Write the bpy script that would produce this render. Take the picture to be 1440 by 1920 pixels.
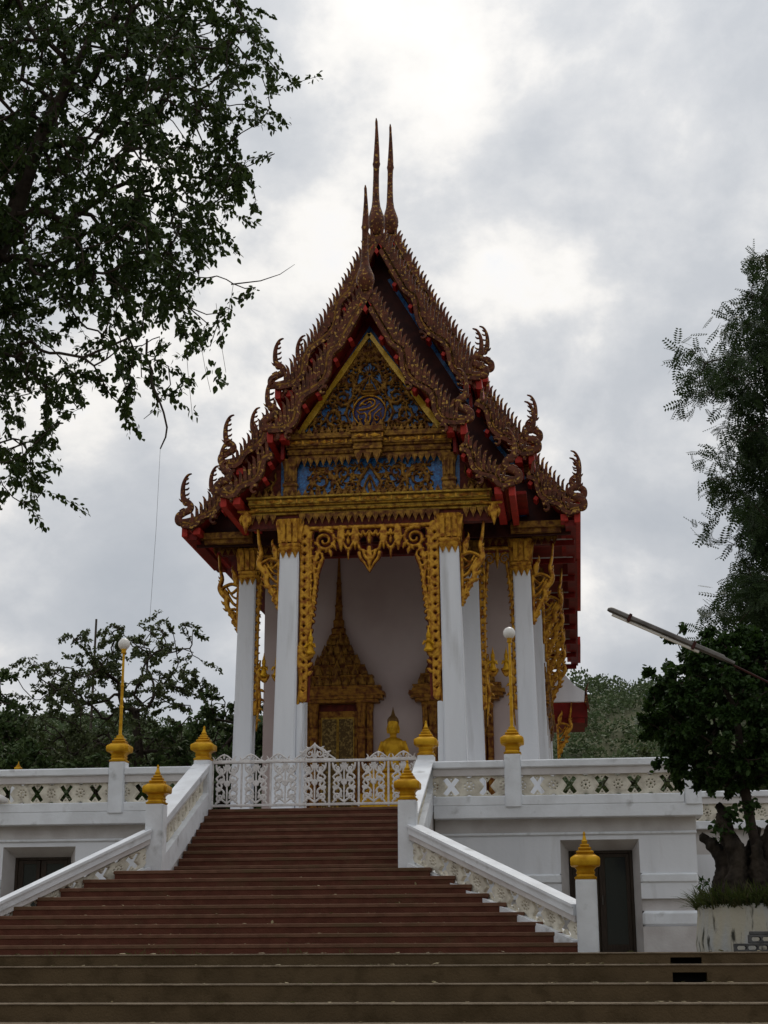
import bpy, math, random
import numpy as np
from mathutils import Matrix, Vector

random.seed(7); RNG = np.random.default_rng(11)
R = math.radians
scene = bpy.context.scene
for o in list(bpy.data.objects): bpy.data.objects.remove(o)
COL = scene.collection

# ------------------------------------------------------------------ camera
PSI, PIT, ROLL, FPX = 0.1212, 0.2807, -0.0045, 2885.0
cd = bpy.data.cameras.new('camera'); cam = bpy.data.objects.new('camera', cd); COL.objects.link(cam)
cd.sensor_fit = 'VERTICAL'; cd.sensor_height = 24.0; cd.lens = FPX/1920*24.0
cd.clip_start = 0.1; cd.clip_end = 3000
fw = Vector((-math.sin(PSI)*math.cos(PIT), math.cos(PSI)*math.cos(PIT), math.sin(PIT)))
rt = Vector((math.cos(PSI), math.sin(PSI), 0)); upv = rt.cross(fw)
r2 = rt*math.cos(ROLL)+upv*math.sin(ROLL); u2 = upv*math.cos(ROLL)-rt*math.sin(ROLL)
cam.matrix_world = Matrix(((r2.x, u2.x, -fw.x, 5.0), (r2.y, u2.y, -fw.y, 0.0), (r2.z, u2.z, -fw.z, -0.02), (0, 0, 0, 1)))
scene.camera = cam

# ------------------------------------------------------------------ sky, sun, exposure
SUN_EL, SUN_AZ = R(52), R(6)      # azimuth measured from +Y towards +X: sun stands behind the hall
sdir = Vector((math.sin(SUN_AZ)*math.cos(SUN_EL), math.cos(SUN_AZ)*math.cos(SUN_EL), math.sin(SUN_EL)))
world = bpy.data.worlds.new('World'); scene.world = world; world.use_nodes = True
nt = world.node_tree; nt.nodes.clear()
def N(t, **k):
    n = nt.nodes.new(t)
    for a, b in k.items(): setattr(n, a, b)
    return n
def L(a, b): nt.links.new(a, b)
def mth(op, a, b=None, c=None, clamp=False):
    n = N('ShaderNodeMath', operation=op); n.use_clamp = clamp
    for i, v in enumerate((a, b, c)):
        if v is None: continue
        if isinstance(v, (int, float)): n.inputs[i].default_value = v
        else: L(v, n.inputs[i])
    return n.outputs[0]
out = N('ShaderNodeOutputWorld')
sky = N('ShaderNodeTexSky', sky_type='NISHITA'); sky.sun_disc = False
sky.sun_elevation = SUN_EL; sky.sun_rotation = SUN_AZ; sky.dust_density = 2.0
bg1 = N('ShaderNodeBackground'); bg1.inputs['Strength'].default_value = 0.1; L(sky.outputs[0], bg1.inputs['Color'])
tc = N('ShaderNodeTexCoord'); sep = N('ShaderNodeSeparateXYZ'); L(tc.outputs['Generated'], sep.inputs[0])
den = mth('ADD', mth('MAXIMUM', sep.outputs[2], 0.0), 0.75)
comb = N('ShaderNodeCombineXYZ'); L(mth('DIVIDE', sep.outputs[0], den), comb.inputs[0]); L(mth('DIVIDE', sep.outputs[1], den), comb.inputs[1])
comb.inputs[2].default_value = 3.7
def noise(scale, detail, rough, dist=0.0, off=(0, 0, 0)):
    mp = N('ShaderNodeMapping'); mp.inputs['Location'].default_value = off; L(comb.outputs[0], mp.inputs[0])
    n = N('ShaderNodeTexNoise'); n.inputs['Scale'].default_value = scale; n.inputs['Detail'].default_value = detail
    n.inputs['Roughness'].default_value = rough; n.inputs['Distortion'].default_value = dist; L(mp.outputs[0], n.inputs['Vector'])
    return n.outputs[0]
n_big = noise(2.9, 3, 0.5, 0.2, (5.3, 1.7, 0)); n_mid = noise(6.2, 10, 0.575, 0.15, (2.1, 8.2, 0)); n_fine = noise(22, 6, 0.62, 0.1, (9.1, 3.2, 0))
dens = mth('ADD', mth('MULTIPLY', n_big, 0.46), mth('ADD', mth('MULTIPLY', n_mid, 0.50), mth('MULTIPLY', n_fine, 0.07)))
# the clouds are brightest where the hidden sun stands behind them
dotn = N('ShaderNodeVectorMath', operation='DOT_PRODUCT'); L(tc.outputs['Generated'], dotn.inputs[0]); dotn.inputs[1].default_value = sdir
glow = mth('POWER', mth('MAXIMUM', dotn.outputs['Value'], 0.0), 9.0)
ramp = N('ShaderNodeValToRGB'); L(dens, ramp.inputs[0])
cr = ramp.color_ramp; cr.interpolation = 'B_SPLINE'
for i, (p, c) in enumerate([(0.425, (1.03, 1.005, 0.965)), (0.465, (0.91, 0.893, 0.87)), (0.50, (0.69, 0.705, 0.73)), (0.55, (0.575, 0.60, 0.64)), (0.65, (0.46, 0.495, 0.545))]):
    e = cr.elements[i] if i < 2 else cr.elements.new(p)
    e.position = p; e.color = (*c, 1)
gain = mth('ADD', 0.95, mth('MULTIPLY', glow, 0.22))
mul = N('ShaderNodeVectorMath', operation='SCALE'); L(ramp.outputs[0], mul.inputs[0]); L(gain, mul.inputs['Scale'])
bg2 = N('ShaderNodeBackground'); L(mul.outputs[0], bg2.inputs['Color']); bg2.inputs['Strength'].default_value = 1.0
cov = N('ShaderNodeMapRange'); L(dens, cov.inputs[0]); cov.inputs[1].default_value = 0.37; cov.inputs[2].default_value = 0.45
cov.inputs[3].default_value = 0.35; cov.inputs[4].default_value = 1.0
mix = N('ShaderNodeMixShader'); L(cov.outputs[0], mix.inputs[0]); L(bg1.outputs[0], mix.inputs[1]); L(bg2.outputs[0], mix.inputs[2]); L(mix.outputs[0], out.inputs[0])

sl = bpy.data.lights.new('sun', 'SUN'); sl.energy = 1.2; sl.angle = R(18); sl.color = (1.0, 0.95, 0.87)
so = bpy.data.objects.new('sun', sl); COL.objects.link(so); so.location = (10, 60, 80)
so.rotation_euler = (-sdir).to_track_quat('-Z', 'Y').to_euler()
vs = scene.view_settings; vs.view_transform = 'Standard'; vs.look = 'None'; vs.gamma = 1.0; vs.exposure = 0.0; vs.use_curve_mapping = False

# ------------------------------------------------------------------ materials
def material(name, c1, c2=None, scale=3.0, rough=0.6, metal=0.0, bump=0.0, bscale=30.0, stretch=(1, 1, 1), lo=0.4, hi=0.62, spec=0.15, detail=6, c3=None, s3=1.0, lo3=0.55, hi3=0.7):
    m = bpy.data.materials.new(name); m.use_nodes = True
    t = m.node_tree; b = t.nodes['Principled BSDF']
    b.inputs['Roughness'].default_value = rough; b.inputs['Metallic'].default_value = metal
    b.inputs['Specular IOR Level'].default_value = spec
    b.inputs['Base Color'].default_value = (*c1, 1)
    g = t.nodes.new('ShaderNodeNewGeometry'); mp = t.nodes.new('ShaderNodeMapping'); mp.inputs['Scale'].default_value = stretch
    t.links.new(g.outputs['Position'], mp.inputs[0])
    def layer(prev, col, sc, lo, hi):
        n = t.nodes.new('ShaderNodeTexNoise'); n.inputs['Scale'].default_value = sc; n.inputs['Detail'].default_value = detail
        t.links.new(mp.outputs[0], n.inputs['Vector'])
        mr = t.nodes.new('ShaderNodeMapRange'); mr.inputs[1].default_value = lo; mr.inputs[2].default_value = hi
        t.links.new(n.outputs[0], mr.inputs[0])
        mx = t.nodes.new('ShaderNodeMix'); mx.data_type = 'RGBA'; t.links.new(mr.outputs[0], mx.inputs[0])
        if isinstance(prev, tuple): mx.inputs[6].default_value = (*prev, 1)
        else: t.links.new(prev, mx.inputs[6])
        mx.inputs[7].default_value = (*col, 1)
        return mx.outputs[2]
    cur = c1
    if c2: cur = layer(cur, c2, scale, lo, hi)
    if c3: cur = layer(cur, c3, s3, lo3, hi3)
    if not isinstance(cur, tuple): t.links.new(cur, b.inputs['Base Color'])
    if bump:
        n = t.nodes.new('ShaderNodeTexNoise'); n.inputs['Scale'].default_value = bscale; n.inputs['Detail'].default_value = 4
        t.links.new(g.outputs['Position'], n.inputs['Vector'])
        bp = t.nodes.new('ShaderNodeBump'); bp.inputs['Strength'].default_value = bump; bp.inputs['Distance'].default_value = 0.02
        t.links.new(n.outputs[0], bp.inputs['Height']); t.links.new(bp.outputs[0], b.inputs['Normal'])
    return m
def mosaic(name, ca, cb, scale, metal=0.35, rough=0.22):
    m = bpy.data.materials.new(name); m.use_nodes = True
    t = m.node_tree; b = t.nodes['Principled BSDF']; b.inputs['Roughness'].default_value = rough; b.inputs['Metallic'].default_value = metal
    g = t.nodes.new('ShaderNodeNewGeometry'); v = t.nodes.new('ShaderNodeTexVoronoi'); v.inputs['Scale'].default_value = scale
    t.links.new(g.outputs['Position'], v.inputs['Vector'])
    sp = t.nodes.new('ShaderNodeSeparateColor'); t.links.new(v.outputs['Color'], sp.inputs[0])
    mx = t.nodes.new('ShaderNodeMix'); mx.data_type = 'RGBA'; t.links.new(sp.outputs[0], mx.inputs[0])
    mx.inputs[6].default_value = (*ca, 1); mx.inputs[7].default_value = (*cb, 1); t.links.new(mx.outputs[2], b.inputs['Base Color'])
    bp = t.nodes.new('ShaderNodeBump'); bp.inputs['Strength'].default_value = 0.6; bp.inputs['Distance'].default_value = 0.02
    t.links.new(sp.outputs[1], bp.inputs['Height']); t.links.new(bp.outputs[0], b.inputs['Normal'])
    return m
def leafmat(name, c1, c2, trans=0.35, tcol=(0.10, 0.16, 0.03)):
    m = bpy.data.materials.new(name); m.use_nodes = True
    t = m.node_tree; b = t.nodes['Principled BSDF']; b.inputs['Roughness'].default_value = 0.6; b.inputs['Specular IOR Level'].default_value = 0.18
    g = t.nodes.new('ShaderNodeNewGeometry')
    mx = t.nodes.new('ShaderNodeMix'); mx.data_type = 'RGBA'; t.links.new(g.outputs['Random Per Island'], mx.inputs[0])
    mx.inputs[6].default_value = (*c1, 1); mx.inputs[7].default_value = (*c2, 1); t.links.new(mx.outputs[2], b.inputs['Base Color'])
    tr = t.nodes.new('ShaderNodeBsdfTranslucent'); tr.inputs[0].default_value = (*tcol, 1)
    ms = t.nodes.new('ShaderNodeMixShader'); ms.inputs[0].default_value = trans
    t.links.new(b.outputs[0], ms.inputs[1]); t.links.new(tr.outputs[0], ms.inputs[2]); t.links.new(ms.outputs[0], t.nodes['Material Output'].inputs[0])
    return m
M = {}
M['white'] = material('white_plaster', (0.77, 0.79, 0.83), (0.70, 0.72, 0.76), 1.2, 0.75, bump=0.15, bscale=14, c3=(0.40, 0.39, 0.38), s3=1.7, lo3=0.57, hi3=0.88, stretch=(1.6, 1.6, 0.22))
M['rail'] = material('rail_plaster', (0.78, 0.81, 0.85), (0.68, 0.70, 0.73), 2.2, 0.7, bump=0.2, bscale=18, c3=(0.30, 0.30, 0.29), s3=3.2, lo3=0.59, hi3=0.84)
M['cream'] = material('cream_cement', (0.70, 0.66, 0.56), (0.52, 0.48, 0.40), 5, 0.8, bump=0.3, bscale=40, c3=(0.30, 0.27, 0.22), s3=7, lo3=0.58, hi3=0.8)
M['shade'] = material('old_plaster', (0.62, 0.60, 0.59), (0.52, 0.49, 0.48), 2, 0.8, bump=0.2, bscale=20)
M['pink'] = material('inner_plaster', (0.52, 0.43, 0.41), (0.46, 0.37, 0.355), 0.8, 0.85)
M['gold'] = material('gold_paint', (0.64, 0.36, 0.022), (0.46, 0.23, 0.012), 6, 0.40, 0.40, bump=0.12, bscale=30)
M['carve'] = material('gilded_carving', (0.54, 0.28, 0.032), (0.20, 0.060, 0.010), 8, 0.40, 0.35, bump=0.4, bscale=26, lo=0.42, hi=0.66)
M['carve_old'] = material('weathered_gilding', (0.30, 0.155, 0.026), (0.10, 0.034, 0.012), 8, 0.5, 0.30, bump=0.5, bscale=24, lo=0.38, hi=0.62)
M['carve_red'] = material('red_gold_carving', (0.31, 0.145, 0.022), (0.11, 0.030, 0.010), 8, 0.42, 0.3, bump=0.5, bscale=24, lo=0.40, hi=0.64)
M['carve_mid'] = material('dulled_gilding', (0.40, 0.25, 0.034), (0.17, 0.075, 0.014), 8, 0.42, 0.35, bump=0.4, bscale=26, lo=0.40, hi=0.66)
M['barge'] = material('weathered_board', (0.132, 0.042, 0.022), (0.064, 0.023, 0.013), 6, 0.5, 0.12, bump=0.7, bscale=26, c3=(0.46, 0.27, 0.06), s3=13, lo3=0.57, hi3=0.66)
M['red'] = material('red_lacquer', (0.20, 0.014, 0.010), (0.13, 0.010, 0.008), 3, 0.45)
M['redend'] = material('bright_red_paint', (0.42, 0.034, 0.024), (0.32, 0.026, 0.018), 6, 0.5)
M['dark'] = material('dark_board', (0.055, 0.016, 0.012), (0.03, 0.010, 0.010), 4, 0.6)
M['groove'] = material('maroon_ground', (0.13, 0.022, 0.012), (0.075, 0.014, 0.010), 8, 0.55)
M['blue'] = mosaic('blue_glass_mosaic', (0.004, 0.030, 0.14), (0.012, 0.16, 0.44), 22, 0.0, 0.3)
M['yellow'] = mosaic('yellow_glass_mosaic', (0.55, 0.32, 0.02), (0.72, 0.45, 0.05), 26, 0.25)
M['violet'] = mosaic('violet_mosaic', (0.010, 0.008, 0.035), (0.014, 0.014, 0.10), 24)
M['doorleaf'] = material('mother_of_pearl_door', (0.085, 0.052, 0.018), (0.26, 0.175, 0.055), 16, 0.4, 0.3, lo=0.48, hi=0.62, bump=0.4, bscale=30)
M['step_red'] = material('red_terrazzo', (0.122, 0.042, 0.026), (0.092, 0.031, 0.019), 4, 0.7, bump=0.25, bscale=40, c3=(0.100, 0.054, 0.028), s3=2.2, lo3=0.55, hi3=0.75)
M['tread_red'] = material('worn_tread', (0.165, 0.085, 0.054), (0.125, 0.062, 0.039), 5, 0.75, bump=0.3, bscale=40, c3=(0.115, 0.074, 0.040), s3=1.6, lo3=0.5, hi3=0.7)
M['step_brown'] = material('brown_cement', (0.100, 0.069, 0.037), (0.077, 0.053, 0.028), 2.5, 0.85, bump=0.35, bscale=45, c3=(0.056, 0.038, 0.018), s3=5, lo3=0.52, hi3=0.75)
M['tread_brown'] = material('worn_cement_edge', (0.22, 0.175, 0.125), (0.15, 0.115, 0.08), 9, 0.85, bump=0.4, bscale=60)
M['pave'] = material('cement_paving', (0.20, 0.17, 0.13), (0.15, 0.125, 0.095), 2, 0.85, bump=0.2, bscale=30)
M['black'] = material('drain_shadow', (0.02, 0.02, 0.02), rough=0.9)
M['glass'] = material('dark_glass', (0.030, 0.032, 0.034), rough=0.06, spec=0.5)
M['wood'] = material('dark_door_wood', (0.045, 0.032, 0.024), (0.03, 0.022, 0.016), 8, 0.5, stretch=(6, 6, 0.6))
M['iron'] = material('white_painted_iron', (0.72, 0.70, 0.69), (0.60, 0.58, 0.57), 9, 0.5, c3=(0.34, 0.28, 0.24), s3=12, lo3=0.64, hi3=0.8)
M['globe'] = material('opal_globe', (0.78, 0.76, 0.72), rough=0.25)
M['steel'] = material('galvanised_steel', (0.13, 0.12, 0.11), (0.075, 0.068, 0.062), 8, 0.5, 0.3)
M['bark'] = material('bark', (0.060, 0.046, 0.036), (0.035, 0.027, 0.022), 9, 0.9, bump=0.8, bscale=22)
M['bark_pale'] = material('pale_bark', (0.10, 0.085, 0.07), (0.06, 0.05, 0.042), 8, 0.9)
M['stump'] = material('gnarled_bark', (0.042, 0.033, 0.025), (0.016, 0.013, 0.010), 7, 0.95, bump=1.0, bscale=16, stretch=(1, 1, 0.35))
M['planter'] = material('mossy_plaster', (0.44, 0.41, 0.33), (0.40, 0.41, 0.41), 2.0, 0.9, bump=0.4, bscale=24, c3=(0.05, 0.05, 0.04), s3=5.5, lo3=0.54, hi3=0.66, stretch=(2.6, 2.6, 0.55))
M['block'] = material('grey_cement_block', (0.10, 0.10, 0.10), (0.06, 0.06, 0.06), 8, 0.9, bump=0.4, bscale=50)
M['tile'] = material('glazed_roof_tile', (0.30, 0.075, 0.025), (0.22, 0.05, 0.02), 6, 0.35, bump=0.5, bscale=9)
M['leaf_a'] = leafmat('ficus_leaf', (0.015, 0.030, 0.007), (0.048, 0.080, 0.018), 0.25, (0.055, 0.085, 0.018))
M['leaf_b'] = leafmat('feathery_leaf', (0.014, 0.028, 0.010), (0.030, 0.052, 0.016), 0.2, (0.06, 0.10, 0.03))
M['leaf_c'] = leafmat('clipped_leaf', (0.014, 0.034, 0.008), (0.034, 0.070, 0.014), 0.22, (0.05, 0.10, 0.015))
M['leaf_d'] = leafmat('far_leaf', (0.062, 0.084, 0.034), (0.115, 0.138, 0.060), 0.25, (0.08, 0.11, 0.035))
M['leaf_e'] = leafmat('forest_leaf', (0.032, 0.062, 0.018), (0.072, 0.108, 0.032), 0.2, (0.05, 0.08, 0.025))
M['leaf_hill'] = leafmat('hill_leaf', (0.045, 0.078, 0.030), (0.090, 0.120, 0.048), 0.2, (0.08, 0.11, 0.05))
M['grass'] = leafmat('dry_grass', (0.030, 0.042, 0.014), (0.075, 0.062, 0.026), 0.25)
M['soil'] = material('hill_soil', (0.055, 0.070, 0.035), (0.085, 0.085, 0.045), 0.05, 0.95)
M['litter'] = leafmat('fallen_leaf', (0.16, 0.12, 0.06), (0.26, 0.21, 0.11), 0.1)

# ------------------------------------------------------------------ object helpers
W = {}
def link(name, me, mat=None, parent=None, mw=None):
    o = bpy.data.objects.new(name, me); COL.objects.link(o)
    if me is not None and mat is not None and len(me.materials) == 0: me.materials.append(mat)
    mw = mw or Matrix()
    if parent is not None:
        o.parent = parent; o.matrix_parent_inverse = W[parent.name].inverted()
    o.matrix_basis = mw; W[o.name] = mw.copy()
    return o
def tag(o, label, cat, group=None):
    o['label'] = label; o['category'] = cat
    if group: o['group'] = group
    return o
def thing(name, loc, label, cat, group=None):
    return tag(link(name, None, None, None, Matrix.Translation(loc)), label, cat, group)
def structure(o): o['kind'] = 'structure'; return o
def stuff(o): o['kind'] = 'stuff'; return o
T = Matrix.Translation
def RZ(a): return Matrix.Rotation(a, 4, 'Z')
def SC(x, y, z): return Matrix.Diagonal((x, y, z, 1))

class MB:
    def __init__(s): s.v = []; s.f = []
    def add(s, v, f, m=None):
        n = len(s.v)
        if m is not None: v = [tuple(m @ Vector(p)) for p in v]
        s.v += [tuple(p) for p in v]; s.f += [tuple(i+n for i in q) for q in f]; return s
    def box(s, x0, x1, y0, y1, z0, z1, c=0.0, m=None):
        if c <= 0:
            v = [(x, y, z) for z in (z0, z1) for y in (y0, y1) for x in (x0, x1)]
            return s.add(v, [(0, 2, 3, 1), (4, 5, 7, 6), (0, 1, 5, 4), (2, 6, 7, 3), (0, 4, 6, 2), (1, 3, 7, 5)], m)
        X, Y, Z = (x0, x1), (y0, y1), (z0, z1); v = []; idx = {}
        for a in (0, 1):
            for b in (0, 1):
                for d in (0, 1):
                    sx, sy, sz = (1-2*a)*c, (1-2*b)*c, (1-2*d)*c
                    for k, p in enumerate(((X[a], Y[b]+sy, Z[d]+sz), (X[a]+sx, Y[b], Z[d]+sz), (X[a]+sx, Y[b]+sy, Z[d]))):
                        idx[a, b, d, k] = len(v); v.append(p)
        I = lambda a, b, d, k: idx[a, b, d, k]
        f = []
        f += [(I(0,0,0,0), I(0,0,1,0), I(0,1,1,0), I(0,1,0,0)), (I(1,0,0,0), I(1,1,0,0), I(1,1,1,0), I(1,0,1,0))]
        f += [(I(0,0,0,1), I(1,0,0,1), I(1,0,1,1), I(0,0,1,1)), (I(0,1,0,1), I(0,1,1,1), I(1,1,1,1), I(1,1,0,1))]
        f += [(I(0,0,0,2), I(0,1,0,2), I(1,1,0,2), I(1,0,0,2)), (I(0,0,1,2), I(1,0,1,2), I(1,1,1,2), I(0,1,1,2))]
        for a in (0, 1):
            for b in (0, 1): f.append((I(a,b,0,0), I(a,b,1,0), I(a,b,1,1), I(a,b,0,1)))
        for a in (0, 1):
            for d in (0, 1): f.append((I(a,0,d,0), I(a,1,d,0), I(a,1,d,2), I(a,0,d,2)))
        for b in (0, 1):
            for d in (0, 1): f.append((I(0,b,d,1), I(1,b,d,1), I(1,b,d,2), I(0,b,d,2)))
        for a in (0, 1):
            for b in (0, 1):
                for d in (0, 1): f.append((I(a,b,d,0), I(a,b,d,1), I(a,b,d,2)))
        return s.add(v, f, m)
    def loft(s, rings, m=None, cap=True):
        k = len(rings[0]); v = [p for r in rings for p in r]; f = []
        for i in range(len(rings)-1):
            for j in range(k): f.append((i*k+j, i*k+(j+1) % k, (i+1)*k+(j+1) % k, (i+1)*k+j))
        if cap: f.append(tuple(range(k))[::-1]); f.append(tuple((len(rings)-1)*k+j for j in range(k)))
        return s.add(v, f, m)
    def lathe(s, prof, n=16, m=None):
        return s.loft([[(r*math.cos(2*math.pi*j/n), r*math.sin(2*math.pi*j/n), z) for j in range(n)] for z, r in prof], m)
    def square(s, prof, notch=0.14, m=None):     # redented square plan, prof = (z, half, [cx, cy])
        rings = []
        for p in prof:
            z, a = p[0], p[1]; cx, cy = (p[2], p[3]) if len(p) > 2 else (0, 0); n = a*notch
            ring = []
            for (sx, sy) in ((1, 1), (-1, 1), (-1, -1), (1, -1)):
                q = [(sx*a, sy*(a-n)), (sx*(a-n*0.55), sy*(a-n)), (sx*(a-n*0.55), sy*(a-n*0.55)), (sx*(a-n), sy*(a-n*0.55)), (sx*(a-n), sy*a)]
                if sx*sy < 0: q = q[::-1]
                ring += [(cx+x, cy+y, z) for x, y in q]
            rings.append(ring)
        return s.loft(rings, m)
    def tube(s, pts, rad, n=6, m=None):
        pts = [Vector(p) for p in pts]; rings = []
        if isinstance(rad, (int, float)): rad = [rad]*len(pts)
        for i, p in enumerate(pts):
            d = (pts[min(i+1, len(pts)-1)]-pts[max(i-1, 0)]).normalized()
            a = d.cross(Vector((0, 1, 0))) if abs(d.y) < 0.9 else d.cross(Vector((1, 0, 0)))
            a.normalize(); b = d.cross(a)
            rings.append([tuple(p+a*rad[i]*math.cos(2*math.pi*j/n)+b*rad[i]*math.sin(2*math.pi*j/n)) for j in range(n)])
        return s.loft(rings, m)
    def prism(s, poly, y0, y1, m=None):          # polygon in XZ, extruded along Y
        k = len(poly); v = [(x, y0, z) for x, z in poly]+[(x, y1, z) for x, z in poly]
        f = [tuple(range(k)), tuple(range(2*k-1, k-1, -1))]
        for i in range(k): j = (i+1) % k; f.append((i, i+k, j+k, j))
        return s.add(v, f, m)
    def strip(s, path, h, y0, y1, m=None):       # board of height h hung on a polyline in XZ
        k = len(path); nrm = []
        for i in range(k):
            a, b = path[max(i-1, 0)], path[min(i+1, k-1)]; dx, dz = b[0]-a[0], b[1]-a[1]; l = math.hypot(dx, dz) or 1
            nrm.append((dz/l, -dx/l))
        hs = h if isinstance(h, (list, tuple)) else [h]*k
        rings = []
        for i in range(k):
            x, z = path[i]; nx, nz = nrm[i]; g = hs[i]
            rings.append([(x-nx*g/2, y0, z-nz*g/2), (x+nx*g/2, y0, z+nz*g/2), (x+nx*g/2, y1, z+nz*g/2), (x-nx*g/2, y1, z-nz*g/2)])
        return s.loft(rings, m)
    def mesh(s, name, smooth=False, fix=True):
        me = bpy.data.meshes.new(name); me.from_pydata(s.v, [], s.f); me.update()
        if fix:
            import bmesh
            b = bmesh.new(); b.from_mesh(me); bmesh.ops.recalc_face_normals(b, faces=b.faces); b.to_mesh(me); b.free()
        if smooth:
            me.polygons.foreach_set('use_smooth', [True]*len(me.polygons)); me.set_sharp_from_angle(angle=R(42))
        return me
    def obj(s, name, mat, parent=None, mw=None, smooth=False): return link(name, s.mesh(name, smooth), mat, parent, mw)

# ---- carved openwork: strokes -> field -> domed, pierced relief (real depth)
def smooth_line(pts, n=4):
    P = np.array(pts, float)
    if len(P) < 3: return [tuple(p) for p in P]
    out = []
    for i in range(len(P)-1):
        p0, p1, p2, p3 = P[max(i-1, 0)], P[i], P[i+1], P[min(i+2, len(P)-1)]
        for t in np.arange(n)/n:
            out.append(tuple(0.5*((2*p1)+(-p0+p2)*t+(2*p0-5*p1+4*p2-p3)*t*t+(-p0+3*p1-3*p2+p3)*t**3)))
    out.append(tuple(P[-1])); return out
def S(pts, w0, w1=None, wm=None, n=4):
    q = smooth_line(pts, n); k = len(q)-1; w1 = w0 if w1 is None else w1; res = []
    for i, p in enumerate(q):
        t = i/max(k, 1)
        w = (w0+(w1-w0)*t) if wm is None else ((w0+(wm-w0)*t*2) if t < 0.5 else (wm+(w1-wm)*(2*t-1)))
        res.append((p[0], p[1], w))
    return res
def spiral(cx, cz, r, turns, a0, d, w0, w1, r1=0.18):
    k = int(14*turns)+3; q = []
    for i in range(k):
        t = i/(k-1); a = a0+d*turns*2*math.pi*t; rr = r*(1-(1-r1)*t)
        q.append((cx+rr*math.cos(a), cz+rr*math.sin(a), w0+(w1-w0)*t))
    return q
def flame(x, z, ang, ln, w, curl=0.6):
    q = []; a = ang; px, pz = x, z
    for i in range(6):
        t = i/5; ww = w*(0.55+0.9*t if t < 0.35 else 0.87*(1-t)/0.65+0.03)
        q.append((px, pz, ww)); px += ln/5*math.cos(a); pz += ln/5*math.sin(a); a += curl/5
    return q
def scroll(cx, cz, r, turns, a0, d, w):
    out = [spiral(cx, cz, r, turns, a0, d, w, w*0.55)]
    for i in range(7):
        a = a0+d*(0.15+i*0.75); rr = r*(1-(1-0.18)*((0.15+i*0.75)/(turns*2*math.pi)))
        if rr < r*0.45: break
        out.append(flame(cx+rr*math.cos(a), cz+rr*math.sin(a), a+d*0.7, r*0.42, w*0.9, d*0.9))
    return out
def mir(st): return st+[[(-x, z, w) for x, z, w in s] for s in st]
def field(strokes, x0, x1, z0, z1, res):
    xs = np.arange(x0, x1+res, res); zs = np.arange(z0, z1+res, res); V = np.full((len(zs), len(xs)), -1.0)
    for st in strokes:
        for (ax, az, aw), (bx, bz, bw) in zip(st[:-1], st[1:]):
            m = max(aw, bw)+2*res
            i0 = max(int((min(ax, bx)-m-x0)/res), 0); i1 = min(int((max(ax, bx)+m-x0)/res)+2, len(xs))
            j0 = max(int((min(az, bz)-m-z0)/res), 0); j1 = min(int((max(az, bz)+m-z0)/res)+2, len(zs))
            if i0 >= i1 or j0 >= j1: continue
            X, Z = np.meshgrid(xs[i0:i1], zs[j0:j1]); dx, dz = bx-ax, bz-az; l2 = dx*dx+dz*dz+1e-12
            t = np.clip(((X-ax)*dx+(Z-az)*dz)/l2, 0, 1)
            d = np.hypot(X-ax-t*dx, Z-az-t*dz); w = aw+(bw-aw)*t
            V[j0:j1, i0:i1] = np.maximum(V[j0:j1, i0:i1], w-d)
    return V, xs, zs
def pierced(name, V, xs, zs, thick=0.04, dome=0.03, rise=0.03, back=True):
    V = V.copy(); V[0, :] = np.minimum(V[0, :], -1e-4); V[-1, :] = np.minimum(V[-1, :], -1e-4); V[:, 0] = np.minimum(V[:, 0], -1e-4); V[:, -1] = np.minimum(V[:, -1], -1e-4)
    verts = []; faces = []; node = {}; cross = {}
    nz, nx = V.shape; ins = V > 0
    H = rise*np.sqrt(np.clip(V/dome, 0, 1))
    act = ins[:-1, :-1] | ins[1:, :-1] | ins[:-1, 1:] | ins[1:, 1:]
    def nd(i, j):
        k = (i, j)
        if k not in node: node[k] = len(verts); verts.append((xs[i], -H[j, i], zs[j]))
        return node[k]
    def cr(i, j, a, b):
        k = (i, j, a, b) if (i, j) < (a, b) else (a, b, i, j)
        if k not in cross:
            i, j, a, b = k; v0, v1 = V[j, i], V[b, a]; t = min(max(v0/(v0-v1), 0.02), 0.98)
            cross[k] = len(verts); verts.append((xs[i]+(xs[a]-xs[i])*t, 0.0, zs[j]+(zs[b]-zs[j])*t))
        return cross[k]
    polys = []; walls = []
    for j, i in zip(*np.nonzero(act)):
        c = ((i, j), (i+1, j), (i+1, j+1), (i, j+1)); poly = []; fl = []
        for k in range(4):
            p, q = c[k], c[(k+1) % 4]; a, b = ins[p[1], p[0]], ins[q[1], q[0]]
            if a: poly.append(nd(*p)); fl.append(0)
            if a != b: poly.append(cr(p[0], p[1], q[0], q[1])); fl.append(1 if a else 2)
        if len(poly) < 3: continue
        polys.append(poly)
        for k in range(len(poly)):
            if fl[k] == 1 and fl[(k+1) % len(poly)] == 2: walls.append((poly[k], poly[(k+1) % len(poly)]))
    faces = [tuple(p) for p in polys]; n = len(verts); bm = {}
    def bk(k):
        if k not in bm: bm[k] = len(verts); verts.append((verts[k][0], thick, verts[k][2]))
        return bm[k]
    for a, b in walls: faces.append((a, bk(a), bk(b), b))
    if back:
        for p in polys: faces.append(tuple(bk(k) for k in p[::-1]))
    me = bpy.data.meshes.new(name); me.from_pydata(verts, [], faces); me.update()
    me.polygons.foreach_set('use_smooth', [True]*len(me.polygons)); me.set_sharp_from_angle(angle=R(50))
    return me
def fat(st, k): return [[(x, z, w*k) for x, z, w in s] for s in st]
def carved(name, strokes, box, res, thick=0.04, dome=0.03, rise=0.03, back=True, holes=()):
    V, xs, zs = field(strokes, *box, res)
    X, Z = np.meshgrid(xs, zs)
    for hx, hz_, hr in holes: V = np.minimum(V, np.abs(X-hx)*.8+np.abs(Z-hz_)*.8-hr)
    return pierced(name, V, xs, zs, thick, dome, rise, back)
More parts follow.
